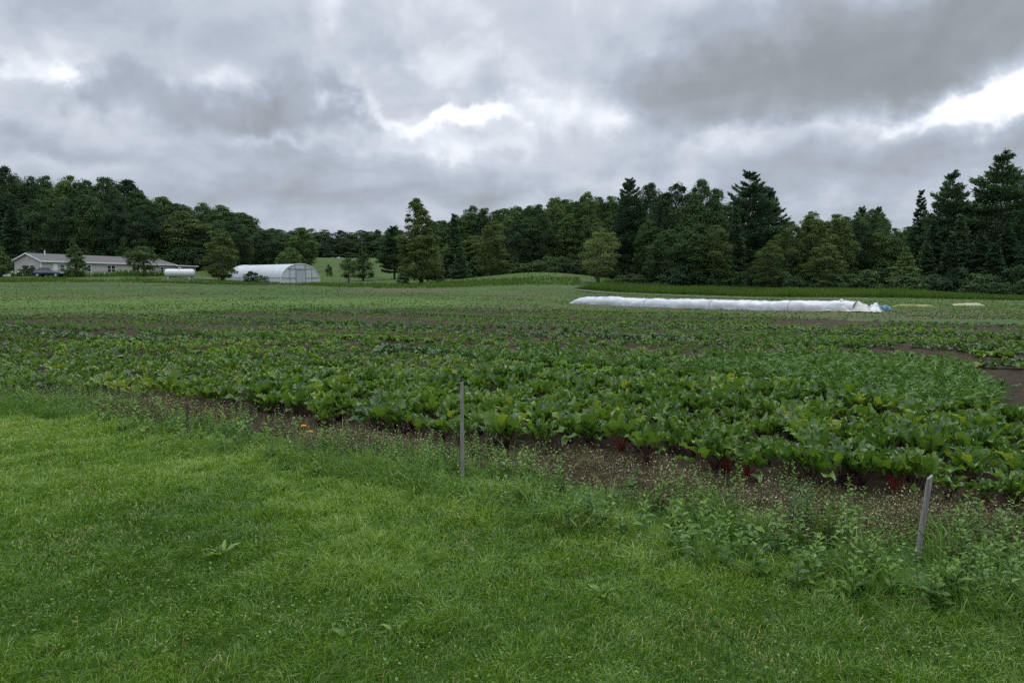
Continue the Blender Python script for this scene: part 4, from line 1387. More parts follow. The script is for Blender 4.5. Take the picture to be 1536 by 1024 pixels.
# ------------------------------------------------------------------ long house on the left
def build_house():
    A = np.array([-82.4, 130.0])
    a = np.array([0.18, 0.984])
    b = np.array([-0.984, 0.18])
    z0 = 2.0
    L1, L2, Wd, wh, rise = 37.4, 46.0, 5.4, 2.78, 1.22
    ang = math.atan2(a[1], a[0])
    h = thing('long_house', 'long low grey-tan house with dark shingle roof at the left', 'house', (A[0], A[1], z0), ang)
    # local axes: x along the length, y towards the back (+y is b rotated: check below), z up
    g = Geo()

    def wall(x0, x1, y0, y1, hh, gable=None):
        P = [[x0, y0, 0], [x1, y0, 0], [x1, y1, 0], [x0, y1, 0], [x0, y0, hh], [x1, y0, hh], [x1, y1, hh], [x0, y1, hh]]
        g.add(P, Q=[[0, 1, 5, 4], [1, 2, 6, 5], [2, 3, 7, 6], [3, 0, 4, 7]])
    wall(0, L1, 0, Wd, wh)
    g.add([[0, 0, wh], [0, Wd, wh], [0, Wd / 2, wh + rise]], T=[[0, 1, 2]])
    wall(L1 + 0.01, L2, 0.5, Wd - 0.3, wh - 0.2)
    g.build('wall', SIDING, h)
    r = Geo()
    e, th = 0.35, 0.14

    def slab(P):
        P = np.array(P, float)
        n = len(P)
        V = np.concatenate([P, P - np.array([0, 0, th])])
        Q = [[i, (i + 1) % n, n + (i + 1) % n, n + i] for i in range(n)]
        if n == 4:
            r.add(V, Q=Q + [[0, 1, 2, 3], [7, 6, 5, 4]])
        else:
            r.add(V, Q=Q, T=[[0, 1, 2], [5, 4, 3]])
    sl = rise / (Wd / 2)
    ez = wh - e * sl + th
    rz = wh + rise + th
    slab([[-e, -e, ez], [L1 + e, -e, ez], [L1 - 2.6, Wd / 2, rz], [-e, Wd / 2, rz]])
    slab([[-e, Wd / 2, rz], [L1 - 2.6, Wd / 2, rz], [L1 + e, Wd + e, ez], [-e, Wd + e, ez]])
    slab([[L1 + e, -e, ez], [L1 + e, Wd + e, ez], [L1 - 2.6, Wd / 2, rz]])
    slab([[L1 + e + 0.02, 0.1, wh - 0.1], [L2 + 0.8, 0.1, wh - 0.18], [L2 + 0.8, Wd, wh + 0.1], [L1 + e + 0.02, Wd, wh + 0.2]])
    roof = r.build('roof', ROOFM, h)
    v = Geo()
    v.tube([[3.4, Wd / 2 - 0.5, rz - 0.4], [3.4, Wd / 2 - 0.5, rz + 0.55]], 0.10, k=8)
    v.build('vent_pipe', TRIM, roof)
    t = Geo()
    t.box([L1 / 2, -e - 0.03, ez - 0.10], [L1 + 2 * e, 0.05, 0.24])
    t.box([L1 + (L2 - L1) / 2 + 0.4, 0.05, wh - 0.24], [L2 - L1, 0.05, 0.20])
    for sgn in (0, 1):
        p0 = np.array([-e - 0.03, -e if sgn == 0 else Wd + e, ez - 0.08])
        p1 = np.array([-e - 0.03, Wd / 2, rz - 0.08])
        t.add([p0 + [0, 0, .1], p0 - [0, 0, .13], p1 - [0, 0, .13], p1 + [0, 0, .1], p0 + [.05, 0, .1], p0 + [.05, 0, -.13], p1 + [.05, 0, -.13], p1 + [.05, 0, .1]], Q=[[0, 1, 2, 3], [7, 6, 5, 4], [0, 3, 7, 4], [1, 5, 6, 2]])
    t.build('eave_trim', TRIM, h)
    t = Geo()
    t.box([-0.012, -0.012, wh / 2 - 0.05], [0.16, 0.16, wh - 0.1])
    t.build('corner_board', TRIM, h)
    t = Geo()
    t.box([L1 / 2 + 0.2, -0.03, 0.28], [L1, 0.05, 0.55])
    t.build('skirting', TRIM, h)

    def sof(px):
        az = (px - CX) / F
        return (82.8 + 130 * az) / (0.18 - 0.984 * az)

    def window(s0, s1, zb, zt, nm=2, yy=0.0):
        f = Geo()
        w = s1 - s0
        fr = 0.10
        f.box([s0 + fr / 2, yy - 0.05, (zb + zt) / 2], [fr, 0.09, zt - zb])
        f.box([s1 - fr / 2, yy - 0.05, (zb + zt) / 2], [fr, 0.09, zt - zb])
        f.box([(s0 + s1) / 2, yy - 0.05, zt - fr / 2], [w - 2 * fr, 0.09, fr])
        f.box([(s0 + s1) / 2, yy - 0.05, zb + fr / 2], [w - 2 * fr, 0.09, fr])
        for k in range(1, nm):
            f.box([s0 + w * k / nm, yy - 0.05, (zb + zt) / 2], [fr * 1.3, 0.085, zt - zb - 2 * fr])
        f.box([(s0 + s1) / 2, yy - 0.045, (zb + zt) / 2], [w - 2 * fr, 0.05, 0.06])
        wi = f.build('window', TRIM, h)
        p = Geo()
        p.box([(s0 + s1) / 2, yy - 0.025, (zb + zt) / 2], [w - fr, 0.04, zt - zb - fr])
        p.build('pane', GLASS, wi)
    window(sof(89), sof(97), 0.85, 2.25, 1)
    window(sof(130), sof(136), 0.85, 2.25, 1)
    window(sof(160), sof(172.5), 0.8, 2.3, 2)
    window(sof(198), sof(209), 0.8, 2.3, 2)
    window(sof(240), sof(245), 0.8, 2.2, 1)
    window(L1 + 2.0, L1 + 4.2, 0.8, 2.0, 2, 0.5)
    d = Geo()
    d.box([(sof(81) + sof(84)) / 2, -0.06, 1.30], [1.0, 0.06, 2.1])
    door = d.build('door', TRIM, h)
    d = Geo()
    d.box([(sof(81) + sof(84)) / 2 + 0.35, -0.12, 1.25], [0.12, 0.06, 0.05])
    d.build('handle', FRAME, door)
    d = Geo()
    d.box([-0.05, 1.7, 1.55], [0.06, 1.0, 1.1])
    gw = d.build('window', TRIM, h)
    d = Geo()
    d.box([-0.085, 1.7, 1.55], [0.05, 0.8, 0.9])
    d.build('pane', GLASS, gw)


build_house()


def build_tank():
    y = 108.0
    x = at(270, y)
    z = float(terrain(x, y)) - 0.05
    t = thing('storage_tank', 'white horizontal storage tank on short legs beside the house end', 'tank', (x, y, z), 0.08)
    g = Geo()
    L, r = 4.25, 0.58
    pts, rad = [], []
    for s in np.linspace(-1, 1, 25):
        e = max(0, abs(s) - 0.86) / 0.14
        pts.append([s * L / 2, 0, 0.95])
        rad.append(r * math.sqrt(max(1 - e * e, 0.003)))
    g.tube(pts, rad, k=24)
    g.build('tank_body', TANK, t, smooth=True)
    for sx in (-1.5, 1.5):
        g = Geo()
        g.box([sx, 0, 0.18], [0.22, 1.0, 0.46])
        g.build('leg', CONCRETE, t)
    g = Geo()
    g.tube([[0, 0, 1.58], [0, 0, 1.78]], 0.18, k=10)
    g.build('filler_dome', TANK, t)


build_tank()


def build_car():
    y = 119.0
    x = at(74, y)
    z = float(terrain(x, y))
    t = thing('parked_car', 'dark navy car half hidden in the weeds before the house gable', 'car', (x, y, z), 0.12)
    # stations along the length: x, half width bottom, sill z, belt z
    xs = np.array([-2.25, -2.15, -1.6, -0.9, 0.0, 0.8, 1.5, 2.0, 2.25])
    top = np.array([0.62, 0.86, 0.95, 0.96, 0.96, 0.94, 0.88, 0.80, 0.56])
    bot = np.array([0.42, 0.30, 0.26, 0.26, 0.26, 0.26, 0.26, 0.30, 0.40])
    hw = np.array([0.70, 0.82, 0.87, 0.88, 0.88, 0.88, 0.86, 0.80, 0.66])
    g = Geo()
    V = []
    for i in range(9):
        for s, zf in ((-1, 0), (-1.04, 0.5), (-0.92, 1), (0.92, 1), (1.04, 0.5), (1, 0)):
            V.append([xs[i], s * hw[i], bot[i] + (top[i] - bot[i]) * zf])
    Q = []
    for i in range(8):
        for j in range(6):
            Q.append([i * 6 + j, i * 6 + (j + 1) % 6, (i + 1) * 6 + (j + 1) % 6, (i + 1) * 6 + j])
    g.add(V, Q=Q + [[0, 1, 4, 5], [1, 2, 3, 4], [53, 52, 49, 48], [52, 51, 50, 49]])
    g.build('body', CARPAINT, t, smooth=True)
    c = Geo()
    cxs_ = np.array([-1.75, -1.15, 0.25, 1.05])
    cz = np.array([0.93, 1.42, 1.44, 0.91])
    cw = np.array([0.78, 0.64, 0.64, 0.78])
    V = []
    for i in range(4):
        V += [[cxs_[i], -cw[i], cz[i]], [cxs_[i], cw[i], cz[i]]]
    V += [[-1.15, -0.80, 0.94], [-1.15, 0.80, 0.94], [0.25, -0.80, 0.93], [0.25, 0.80, 0.93]]
    c.add(V, Q=[[0, 1, 3, 2], [4, 5, 7, 6], [2, 4, 10, 8], [3, 9, 11, 5]], T=[[0, 2, 8], [1, 9, 3], [4, 6, 10], [5, 11, 7]])
    c.build('side_glass', GLASS, t)
    r = Geo()
    r.box([-0.45, 0, 1.445], [1.45, 1.30, 0.05])
    r.build('roof_panel', CARPAINT, t)
    for wx in (-1.35, 1.40):
        for s in (-1, 1):
            w = Geo()
            w.tube([[wx, s * 0.74, 0.31], [wx, s * 0.92, 0.31]], 0.31, k=18)
            wo = w.build('wheel', RUBBER, t)
            w = Geo()
            w.tube([[wx, s * 0.90, 0.31], [wx, s * 0.935, 0.31]], 0.19, k=14)
            w.build('rim', RIM, wo)
    for s in (-1, 1):
        w = Geo()
        w.box([2.18, s * 0.58, 0.68], [0.10, 0.24, 0.12])
        w.build('headlight', LAMPM, t)


build_car()


def crumple(name, label, cat, px, y, L, Wd, hgt, mat, rz=0.0, seed=1):
    """a crumpled sheet lying on the ground, closed down to the soil"""
    x = at(px, y)
    z = float(terrain(x, y))
    nx, ny = 26, 12
    u, v = np.meshgrid(np.linspace(-1, 1, nx), np.linspace(-1, 1, ny), indexing='ij')
    edge = np.clip((1 - np.maximum(np.abs(u), np.abs(v))) * 4, 0, 1)
    hh = hgt * edge * (0.25 + 1.2 * fbm(u * 3 + seed * 13, v * 2 + seed * 7, 3)) - 0.01
    V = np.stack([u * L / 2 * (1 + 0.1 * np.sin(v * 4 + seed)), v * Wd / 2 * (1 + 0.15 * np.sin(u * 6 + seed)), hh], -1).reshape(-1, 3)
    I = np.arange(nx * ny).reshape(nx, ny)
    Q = np.stack([I[:-1, :-1], I[1:, :-1], I[1:, 1:], I[:-1, 1:]], -1).reshape(-1, 4)
    o = mesh_obj(name, V, Q, np.zeros((0, 3), int), mat, smooth=True, loc=(x, y, z))
    o.rotation_euler = (0, 0, rz)
    return tag(o, label, cat)


crumple('pale_heap', 'heap of pale sheeting on the ground by the house gable', 'sheet', 22, 124, 3.0, 1.6, 0.7, PALETARP, 0.1, 3)


# ------------------------------------------------------------------ hoop house
def build_hoop():
    z0n = 1.05
    yN = 112.0
    xN = at(451, yN)
    ax = np.array([-0.729, 0.684])
    wd = np.array([0.684, 0.729])
    Wh, Hh, L = 3.35, 2.95, 17.0
    ang = math.atan2(ax[1], ax[0])
    z0 = float(terrain(xN, yN)) - 0.1
    h = thing('hoop_house', 'white plastic-covered hoop house with framed end wall', 'greenhouse', (xN, yN, z0), ang)
    # local x along the axis (0 = near end), local y across
    th = np.linspace(0, PI, 25)

    def arch(w, hh):
        s = np.sin(th) ** 0.82
        return np.stack([-np.cos(th) * w, s * hh], 1)
    g = Geo()
    prof_ = arch(Wh, Hh)
    nx = 52
    V = []
    for i in range(nx):
        x = L * i / (nx - 1)
        sag = 1 - 0.004 * abs(math.sin(i / 4 * PI))
        for yy, zz in prof_:
            V.append([x, yy * sag, zz * sag])
    I = np.arange(nx * 25).reshape(nx, 25)
    g.add(V, Q=np.stack([I[:-1, :-1], I[:-1, 1:], I[1:, 1:], I[1:, :-1]], -1).reshape(-1, 4))
    g.build('cover', FILM, h, smooth=True)
    for x, nm in ((0.06, 'end_wall'), (L - 0.06, 'end_wall')):
        e = Geo()
        p = arch(Wh * 0.985, Hh * 0.985)
        V = [[x, 0, 0]] + [[x, yy, zz] for yy, zz in p]
        e.add(V, T=[[0, i, i + 1] for i in range(1, 25)])
        ew = e.build(nm, FILM_END, h)
        if x < 1:
            d = Geo()
            d.box([x - 0.07, -0.05, 1.02], [0.05, 1.55, 1.95])
            dr = d.build('door', FILM, h)
            k = Geo()
            for yy in (-0.86, 0.76):
                k.box([x - 0.08, yy, 1.02], [0.08, 0.07, 2.0])
            k.box([x - 0.08, -0.05, 2.05], [0.08, 1.69, 0.07])
            k.build('door_frame', FRAME, dr)
            k = Geo()
            for yy in (-1.95, 1.75, 0.9, -0.9):
                top = Hh * (math.sin(math.acos(min(abs(yy) / Wh, 1))) ** 0.82) - 0.05
                zb = 2.1 if abs(yy) < 1 else 0.05
                k.box([x - 0.05, yy, (top + zb) / 2], [0.06, 0.045, top - zb])
            for yy0, yy1 in ((-3.1, -0.92), (0.84, 3.1)):
                k.box([x - 0.045, (yy0 + yy1) / 2, 0.85], [0.05, yy1 - yy0, 0.06])
            k.box([x - 0.045, 0, 2.20], [0.05, 4.0, 0.06])
            k.build('stud_frame', FRAME, h)
    k = Geo()
    for s in (-1, 1):
        k.box([L / 2, s * Wh * 0.992, 0.12], [L, 0.05, 0.26])
    k.build('baseboard', WOODGREY, h)
    k = Geo()
    for s in (-1, 1):
        k.tube([[0, s * (Wh * 0.975), 0.88], [L, s * (Wh * 0.975), 0.88]], 0.045, k=6)
    k.build('rail', FRAME, h)
    for x in (0.0, L):
        k = Geo()
        k.tube([[x, yy * 1.006, zz * 1.006] for yy, zz in prof_], 0.05, k=6)
        k.build('end_hoop', TRIM, h)


build_hoop()


# ------------------------------------------------------------------ low tunnel
def build_tunnel():
    P0 = np.array(hit(862, 455))
    P1 = np.array(hit(1284, 467))
    d = P1 - P0
    L = float(np.linalg.norm(d))
    d /= L
    ang = math.atan2(d[1], d[0])
    z0 = 0.0
    t = thing('low_tunnel', 'long low white plastic tunnel over a crop row', 'crop tunnel', (P0[0], P0[1], z0), ang)
    nx, na = 150, 17
    s = np.linspace(0, L, nx)
    V = []
    for i, x in enumerate(s):
        q = x / L
        e0 = min(1.0, 0.25 + x / 1.4) if x < 1.1 else 1.0
        hoop = 0.55 + 0.45 * abs(math.cos(PI * x / 1.5)) ** 0.6
        Hh = (0.52 + 0.025 * math.sin(x * 0.9) + 0.015 * math.sin(x * 2.3 + 1)) * (0.94 + 0.06 * hoop)
        Hh *= 0.80 + 0.2 * min(1, x / 3.0)
        if x < 0.9:
            Hh *= 0.05 + 0.95 * math.sin(min(x / 0.9, 1) * PI / 2) ** 0.7
        Wd = 0.75 + 0.05 * math.sin(x * 1.7)
        for j in range(na):
            a = PI * j / (na - 1)
            wr = 0.05 * (vnoise(x * 2.6 + j * 0.35, j * 0.8) - 0.5) + 0.05 * (vnoise(x * 7 + 3, j * 0.5) - 0.5)
            yy = -math.cos(a) * (Wd + wr) + 0.05 * math.sin(x * 1.3)
            zz = (math.sin(a) ** 0.8) * (Hh + wr)
            X, Yw = P0[0] + d[0] * x - d[1] * yy, P0[1] + d[1] * x + d[0] * yy
            V.append([x, yy, float(terrain(X, Yw)) + zz - 0.01])
    I = np.arange(nx * na).reshape(nx, na)
    g = Geo()
    g.add(V, Q=np.stack([I[:-1, :-1], I[:-1, 1:], I[1:, 1:], I[1:, :-1]], -1).reshape(-1, 4))
    g.build('cover', FILM2, t, smooth=True)
    # ropes pull the film down over the bows
    VA = np.array(V).reshape(nx, na, 3)
    for x in np.array([5.4, 9.6, 13.9]):
        k = int(x / L * (nx - 1))
        g = Geo()
        g.tube(VA[k] * np.array([1, 1.012, 1]) + np.array([0, 0, 0.012]), 0.011, k=5)
        g.build('rope', FRAME, t)
    # loose film gathered at the near end
    for k, (x0, w, hh, mat) in enumerate(((L - 0.7, 0.85, 0.60, FLAP), (L + 0.25, 0.62, 0.56, FLAP), (L + 0.85, 0.42, 0.50, FILM2))):
        g = Geo()
        n, m = 15, 9
        VV = []
        for i in range(n):
            u = i / (n - 1) * 2 - 1
            for j in range(m):
                v = j / (m - 1)
                ridge = max(0.0, 1 - abs(u) ** 2.6) * (0.85 + 0.15 * math.cos(u * 4 + k * 2))
                zz = hh * ridge * (1 - v) ** 0.8
                yy = -0.15 - 0.75 * v - 0.1 * math.sin(u * 5 + k)
                VV.append([x0 + u * w * (0.7 + 0.3 * v) + 0.12 * v, yy + 0.10 * vnoise(u * 4 + k * 5, v * 4), zz + 0.05 * (vnoise(u * 5 + 9 * k, v * 5) - 0.5)])
        back = []
        for i in range(n):
            u = i / (n - 1) * 2 - 1
            back.append([x0 + u * w * 0.8, 0.55, -0.02])
        off = n * m
        I = np.arange(n * m).reshape(n, m)
        Q = np.stack([I[:-1, :-1], I[1:, :-1], I[1:, 1:], I[:-1, 1:]], -1).reshape(-1, 4).tolist()
        for i in range(n - 1):
            Q.append([int(I[i, 0]), off + i, off + i + 1, int(I[i + 1, 0])])
        g.add(VV + back, Q=Q)
        g.build('end_flap', mat, t, smooth=True)
    return P0, d, L, ang


TP0, TD, TL, TANG = build_tunnel()


def sandbag(px, py, label):
    x, y = hit(px, py)
    g = Geo()
    n, m = 9, 8
    V = []
    for i in range(n):
        u = i / (n - 1) * 2 - 1
        r = math.sqrt(max(1 - abs(u) ** 3, 0.02))
        for j in range(m):
            a = 2 * PI * j / m
            V.append([u * 0.24, math.cos(a) * 0.12 * r, 0.075 + math.sin(a) * 0.085 * r])
    Q = [[i * m + j, i * m + (j + 1) % m, (i + 1) * m + (j + 1) % m, (i + 1) * m + j] for i in range(n - 1) for j in range(m)]
    g.add(V, Q=Q)
    o = g.build('sandbag', SANDBAG, None, True, (x, y, float(terrain(x, y))))
    o.rotation_euler = (0, 0, TANG + 0.3)
    tag(o, label, 'sandbag')


sandbag(1024, 459, 'dark sandbag at the foot of the tunnel near its middle seam')
sandbag(1077, 461, 'dark sandbag at the foot of the tunnel, second along from the far end')
sandbag(1150, 464, 'dark sandbag at the foot of the tunnel nearest its gathered end')
crumple('blue_tarp', 'crumpled blue tarp lying past the gathered end of the tunnel', 'tarp', 1327, 38.5, 0.8, 0.6, 0.28, BLUETARP, -0.3, 2)
crumple('yellow_cover', 'yellow-green row cover lying flat beyond the blue tarp', 'row cover', 1372, 42.5, 2.0, 0.6, 0.14, YELLOW, -0.35, 4)
crumple('pale_cover', 'pale yellow sheet lying alone in the grass at the far right', 'row cover', 1454, 45.0, 1.6, 0.5, 0.14, PALEYELLOW, -0.1, 5)


# ------------------------------------------------------------------ stakes and single plants
def stake(name, base, top_px, y_top_shift, w, dth, mat, label, seed):
    x, y = hit(*base)
    z = float(terrain(x, y))
    yt = y + y_top_shift
    d = ray(*top_px)
    tt = yt / d[1]
    top = np.array([d[0] * tt, yt, CAMZ + d[2] * tt])
    bot = np.array([x, y, z - 0.12])
    rng = np.random.default_rng(seed)
    g = Geo()
    n = 9
    V = []
    for i in range(n):
        q = i / (n - 1)
        c = bot + (top - bot) * q - np.array([x, y, z])
        ww, dd = w * (1 + rng.normal(0, 0.05)), dth * (1 + rng.normal(0, 0.05))
        b = 0.18
        ring = [(-1, -1 + b), (-1 + b, -1), (1 - b, -1), (1, -1 + b), (1, 1 - b), (1 - b, 1), (-1 + b, 1), (-1, 1 - b)]
        for a_, b_ in ring:
            V.append([c[0] + a_ * ww / 2, c[1] + b_ * dd / 2, c[2] + (0.012 * a_ if i == n - 1 else 0)])
    Q = [[i * 8 + j, i * 8 + (j + 1) % 8, (i + 1) * 8 + (j + 1) % 8, (i + 1) * 8 + j] for i in range(n - 1) for j in range(8)]
    e = (n - 1) * 8
    g.add(V, Q=Q, T=[[e, e + i, e + i + 1] for i in range(1, 7)])
    o = g.build(name, mat, None, False, (x, y, z))
    tag(o, label, 'stake')


stake('wooden_stake', (694, 722), (692.5, 573), 0.02, 0.028, 0.020, WOODGREY, 'tall upright grey weathered wooden stake at the lawn edge', 1)
stake('wooden_stake', (1372, 838), (1395, 715), -0.05, 0.026, 0.022, WOODGREY, 'short leaning grey wooden stake at the right lawn edge', 2)
stake('wooden_stake', (281, 652), (281, 606), 0.0, 0.02, 0.02, WOODDARK, 'short dark stake stub in the weeds at the left', 3)


def flower(px, py, hz, label):
    x, y = hit(px, py)
    z = float(terrain(x, y))
    o = thing('yellow_flower', label, 'flower', (x, y, z), R.uniform(0, 6))
    g = Geo()
    g.tube([[0, 0, 0], [0.01, 0, hz * 0.5], [0.0, 0.01, hz]], 0.0025, k=4)
    for a, zz in ((0.3, 0.4), (2.5, 0.55), (4.4, 0.3)):
        d = np.array([math.cos(a), math.sin(a), 0.4])
        s = np.array([-math.sin(a), math.cos(a), 0]) * 0.012
        b = np.array([0, 0, hz * zz])
        g.add([b, b + d * 0.04 - s, b + d * 0.08, b + d * 0.04 + s], Q=[[0, 1, 2, 3]])
    g.build('stem', WEED, o)
    g = Geo()
    for layer, (n, r, up) in enumerate(((12, 0.034, 0.004), (10, 0.024, 0.014))):
        for k in range(n):
            a = k * 2 * PI / n + layer * 0.3
            d = np.array([math.cos(a), math.sin(a), 0])
            s = np.array([-math.sin(a), math.cos(a), 0]) * 0.009
            b = np.array([0, 0.01, hz])
            g.add([b, b + d * r * .6 - s + [0, 0, up], b + d * r + [0, 0, up * .6], b + d * r * .6 + s + [0, 0, up]], Q=[[0, 1, 2, 3]])
    g.build('petals', PETAL, o)


flower(457, 668, 0.19, 'yellow flower in the weeds, the left and higher bloom')
flower(466, 672, 0.16, 'yellow flower in the weeds, the right and lower bloom')


def rosette(px, py, s, label, n=7):
    x, y = hit(px, py)
    rng = np.random.default_rng(int(px))
    la, sa = leaf_plant(rng, n, 0.02, 0.10, 0.030, 0.8, 1.4, 0.5, nv=7, nu=5, wavy=0.15, sr=0.003)
    o = mesh_obj('lawn_weed', *la[:3], WEED, None, np.clip(la[3] + 0.3, 0, 1), la[4], True, (x, y, float(terrain(x, y)) + 0.008))
    o.scale = (s, s, s * 0.8)
    tag(o, label, 'weed')


rosette(335, 832, 1.0, 'light green broad-leaved weed alone in the left lawn')
rosette(522, 958, 0.75, 'small flat weed in the near lawn, low at the bottom centre-left', 4)
rosette(592, 950, 0.7, 'small weed in the near lawn, on the right of a flatter one', 5)
rosette(905, 893, 0.9, 'light broad-leaved weed low in the middle of the lawn', 8)
rosette(1250, 892, 1.0, 'broad-leaved weed clump in the right lawn below the leaning stake', 9)


def tallweed(px, py, h, label, seed):
    x, y = hit(px, py)
    rng = np.random.default_rng(seed)
    a = weed_plant(rng, h, 34, 0.085, 0.013)
    o = mesh_obj('tall_weed', *a[:3], KALE, None, np.clip(a[3], 0, 1), a[4], False, (x, y, float(terrain(x, y))))
    tag(o, label, 'weed')


tallweed(1210, 800, 0.34, 'blue-green upright weed, tallest of the bare soil gap before the red beets', 5)
tallweed(1188, 802, 0.25, 'blue-green upright weed, shorter one on the left of its twin', 6)
tallweed(105, 612, 0.30, 'yellowish feathery weed standing at the left end of the weedy strip', 7)


# ------------------------------------------------------------------ sky
def build_world():
    w = bpy.data.worlds.new('World')
    S.world = w
    w.use_nodes = True
    nt = w.node_tree
    nt.nodes.clear()
    L = nt.links
    out = N(nt, 'ShaderNodeOutputWorld')
    bg = N(nt, 'ShaderNodeBackground')
    bg.inputs['Strength'].default_value = 0.1
    L.new(bg.outputs[0], out.inputs[0])
    sky = N(nt, 'ShaderNodeTexSky')
    sky.sky_type = 'NISHITA'
    sky.sun_disc = False
    sky.sun_elevation = math.radians(SUN_EL)
    sky.sun_rotation = math.radians(SUN_AZ)
    tc = N(nt, 'ShaderNodeTexCoord')
    sep = N(nt, 'ShaderNodeSeparateXYZ')
    L.new(tc.outputs['Generated'], sep.inputs[0])
    x, y, z = sep.outputs
    zc = mathn(nt, 'MAXIMUM', z, 0.0)
    # flat cloud deck seen in perspective
    den = mathn(nt, 'ADD', zc, 0.17)
    cx = mathn(nt, 'DIVIDE', x, den)
    cy = mathn(nt, 'DIVIDE', y, den)
    comb = N(nt, 'ShaderNodeCombineXYZ')
    L.new(cx, comb.inputs[0])
    L.new(cy, comb.inputs[1])

    def noise(vec, scale, detail, rough=0.5, off=0.0, dist=0.0):
        mp = N(nt, 'ShaderNodeMapping')
        mp.inputs['Location'].default_value = (off, off * 1.7, off * 0.3)
        L.new(vec, mp.inputs['Vector'])
        n = N(nt, 'ShaderNodeTexNoise')
        n.inputs['Scale'].default_value = scale
        n.inputs['Detail'].default_value = detail
        n.inputs['Roughness'].default_value = rough
        n.inputs['Distortion'].default_value = dist
        L.new(mp.outputs[0], n.inputs['Vector'])
        return n.outputs['Fac']
    n_big = noise(comb.outputs[0], 0.55, 4, 0.5, 3.1, 0.3)
    n_mid = noise(comb.outputs[0], 1.5, 6, 0.55, 7.7, 0.5)
    n_puff = noise(tc.outputs['Generated'], 9.0, 6, 0.55, 4.4, 0.6)
    # angles, warped so the cloud edges are ragged
    w1 = noise(tc.outputs['Generated'], 6.0, 5, 0.55, 1.3)
    w2 = noise(tc.outputs['Generated'], 6.0, 5, 0.55, 5.9)
    w3 = noise(tc.outputs['Generated'], 18.0, 4, 0.55, 9.2)
    w4 = noise(tc.outputs['Generated'], 18.0, 4, 0.55, 2.2)
    az = mathn(nt, 'ARCTAN2', x, y)
    el = mathn(nt, 'ARCSINE', z)
    az = mathn(nt, 'MULTIPLY_ADD', mathn(nt, 'SUBTRACT', w1, 0.5), 0.22, az)
    az = mathn(nt, 'MULTIPLY_ADD', mathn(nt, 'SUBTRACT', w3, 0.5), 0.125, az)
    el = mathn(nt, 'MULTIPLY_ADD', mathn(nt, 'SUBTRACT', w2, 0.5), 0.09, el)
    el = mathn(nt, 'MULTIPLY_ADD', mathn(nt, 'SUBTRACT', w4, 0.5), 0.065, el)

    def bump(px, py, rx, ry, amp, p=2.0):
        d = ray(px, py)
        a0 = math.atan2(d[0], d[1])
        e0 = math.asin(d[2] / math.sqrt(d[0] ** 2 + d[1] ** 2 + d[2] ** 2))
        fx = mathn(nt, 'MULTIPLY', mathn(nt, 'SUBTRACT', az, a0), F / rx)
        fy = mathn(nt, 'MULTIPLY', mathn(nt, 'SUBTRACT', el, e0), F / ry)
        r2 = mathn(nt, 'MULTIPLY_ADD', fy, fy, mathn(nt, 'MULTIPLY', fx, fx))
        if p != 2.0:
            r2 = mathn(nt, 'POWER', r2, p / 2)
        return mathn(nt, 'MULTIPLY', mathn(nt, 'EXPONENT', mathn(nt, 'MULTIPLY', r2, -1.0)), amp)

    def total(lst):
        s = None
        for b in lst:
            v = bump(*b)
            s = v if s is None else mathn(nt, 'ADD', s, v)
        return s
    dark = total([(1330, 45, 260, 62, 0.85, 4), (1280, 120, 130, 45, 0.75, 4), (1150, 100, 160, 70, 0.45), (1030, 150, 110, 48, 0.85, 4), (1120, 165, 90, 26, 0.5, 4), (950, 105, 70, 40, 0.35), (1500, 25, 120, 60, 0.6, 4), (235, 150, 80, 38, 0.95, 3), (175, 128, 40, 26, 0.7, 3), (465, 160, 64, 52, 0.95, 3), (390, 178, 70, 34, 0.75, 3), (560, 70, 34, 55, 0.36),
                  (260, 50, 240, 45, 0.34), (735, 140, 50, 18, 0.34), (150, 222, 150, 26, 0.55), (50, 205, 90, 20, 0.3), (600, 250, 180, 22, 0.40), (720, 290, 200, 18, 0.30), (1250, 245, 300, 26, 0.42), (1050, 290, 260, 22, 0.30), (330, 290, 220, 22, 0.40), (1500, 205, 120, 22, 0.30), (860, 215, 140, 18, 0.28), (60, 150, 60, 22, 0.22), (460, 240, 90, 14, 0.22)])
    lite = total([(1432, 152, 62, 26, 0.95, 3), (1480, 120, 46, 32, 0.5), (655, 177, 80, 13, 0.9, 3), (130, 115, 34, 13, 0.75), (905, 180, 44, 13, 0.38), (1165, 62, 50, 26, 0.42), (985, 60, 70, 20, 0.2), (545, 150, 26, 34, 0.45), (590, 322, 60, 14, 0.28), (1270, 192, 120, 14, 0.2), (800, 160, 60, 16, 0.32),
                  (320, 120, 34, 22, 0.35), (430, 222, 70, 10, 0.35), (20, 112, 50, 16, 0.4), (1150, 35, 60, 16, 0.25), (700, 222, 110, 10, 0.22), (60, 245, 100, 12, 0.22), (1000, 210, 90, 10, 0.2), (600, 105, 120, 20, 0.18)])
    f = mathn(nt, 'MULTIPLY_ADD', mathn(nt, 'SUBTRACT', n_big, 0.5), 0.5, 0.70)
    f = mathn(nt, 'MULTIPLY_ADD', mathn(nt, 'SUBTRACT', n_mid, 0.5), 0.55, f)
    f = mathn(nt, 'MULTIPLY_ADD', mathn(nt, 'SUBTRACT', n_puff, 0.5), 0.52, f)
    f = mathn(nt, 'MULTIPLY_ADD', mathn(nt, 'SMOOTH_MIN', dark, 1.15, 0.6), -0.37, f)
    hz = bump(768, 340, 4000, 75, 0.17, 2)
    f = mathn(nt, 'SUBTRACT', f, hz)
    f = mathn(nt, 'MULTIPLY_ADD', lite, 0.40, f)
    k = 10.0
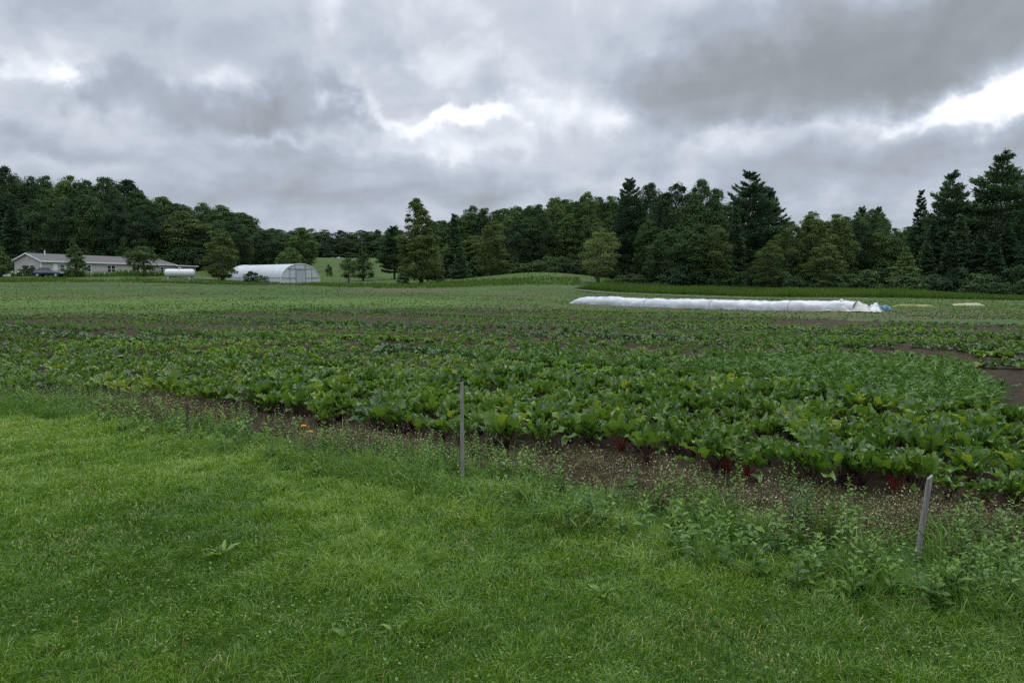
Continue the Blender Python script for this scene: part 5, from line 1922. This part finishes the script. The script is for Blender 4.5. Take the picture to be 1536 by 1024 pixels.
    cr = ramp_node(nt, [(0.0, (0.20, 0.22, 0.235)), (0.25, (0.27, 0.295, 0.32)), (0.5, (0.385, 0.43, 0.51)), (0.68, (0.525, 0.57, 0.64)), (0.85, (0.78, 0.82, 0.88)), (1.0, (1.0, 1.0, 1.0))], f)
    sc = N(nt, 'ShaderNodeVectorMath', operation='SCALE')
    L.new(cr.outputs[0], sc.inputs[0])
    # the cloud deck thins towards the zenith, above the picture
    up = N(nt, 'ShaderNodeMapRange')
    up.inputs['From Min'].default_value = 0.40
    up.inputs['From Max'].default_value = 0.85
    up.inputs['To Min'].default_value = k
    up.inputs['To Max'].default_value = k * ZENITH
    L.new(zc, up.inputs['Value'])
    L.new(up.outputs[0], sc.inputs['Scale'])
    mx = N(nt, 'ShaderNodeMixRGB')
    mx.inputs[0].default_value = 0.97
    L.new(sky.outputs[0], mx.inputs[1])
    L.new(sc.outputs[0], mx.inputs[2])
    L.new(mx.outputs[0], bg.inputs[0])
    w.cycles.sampling_method = 'MANUAL'
    w.cycles.sample_map_resolution = 512


SUN_EL, SUN_AZ, ZENITH = 48.0, 25.0, 3.4
build_world()
sl = bpy.data.lights.new('sun', 'SUN')
sl.energy = 1.1
sl.angle = math.radians(40)
sl.color = (1.0, 0.97, 0.92)
so = bpy.data.objects.new('sun', sl)
COL.objects.link(so)
so.rotation_euler = (math.radians(90 - SUN_EL), 0, -math.radians(SUN_AZ) + PI)

# ------------------------------------------------------------------ camera and render settings
cam = bpy.data.cameras.new('camera')
cam.sensor_width = 36
cam.lens = 36 * F / 1536
cam.clip_end = 3000
cam.clip_start = 0.05
co = bpy.data.objects.new('camera', cam)
COL.objects.link(co)
co.location = (0, 0, CAMZ)
co.rotation_euler = (PI / 2 - PITCH, 0, 0)
S.camera = co
S.view_settings.view_transform = 'Standard'
S.view_settings.look = 'None'
S.view_settings.exposure = 0.22
S.view_settings.gamma = 1.0
S.render.resolution_x, S.render.resolution_y = 1024, 682
S.cycles.max_bounces = 6
S.cycles.diffuse_bounces = 3
S.cycles.transparent_max_bounces = 4
S.cycles.use_denoising = False
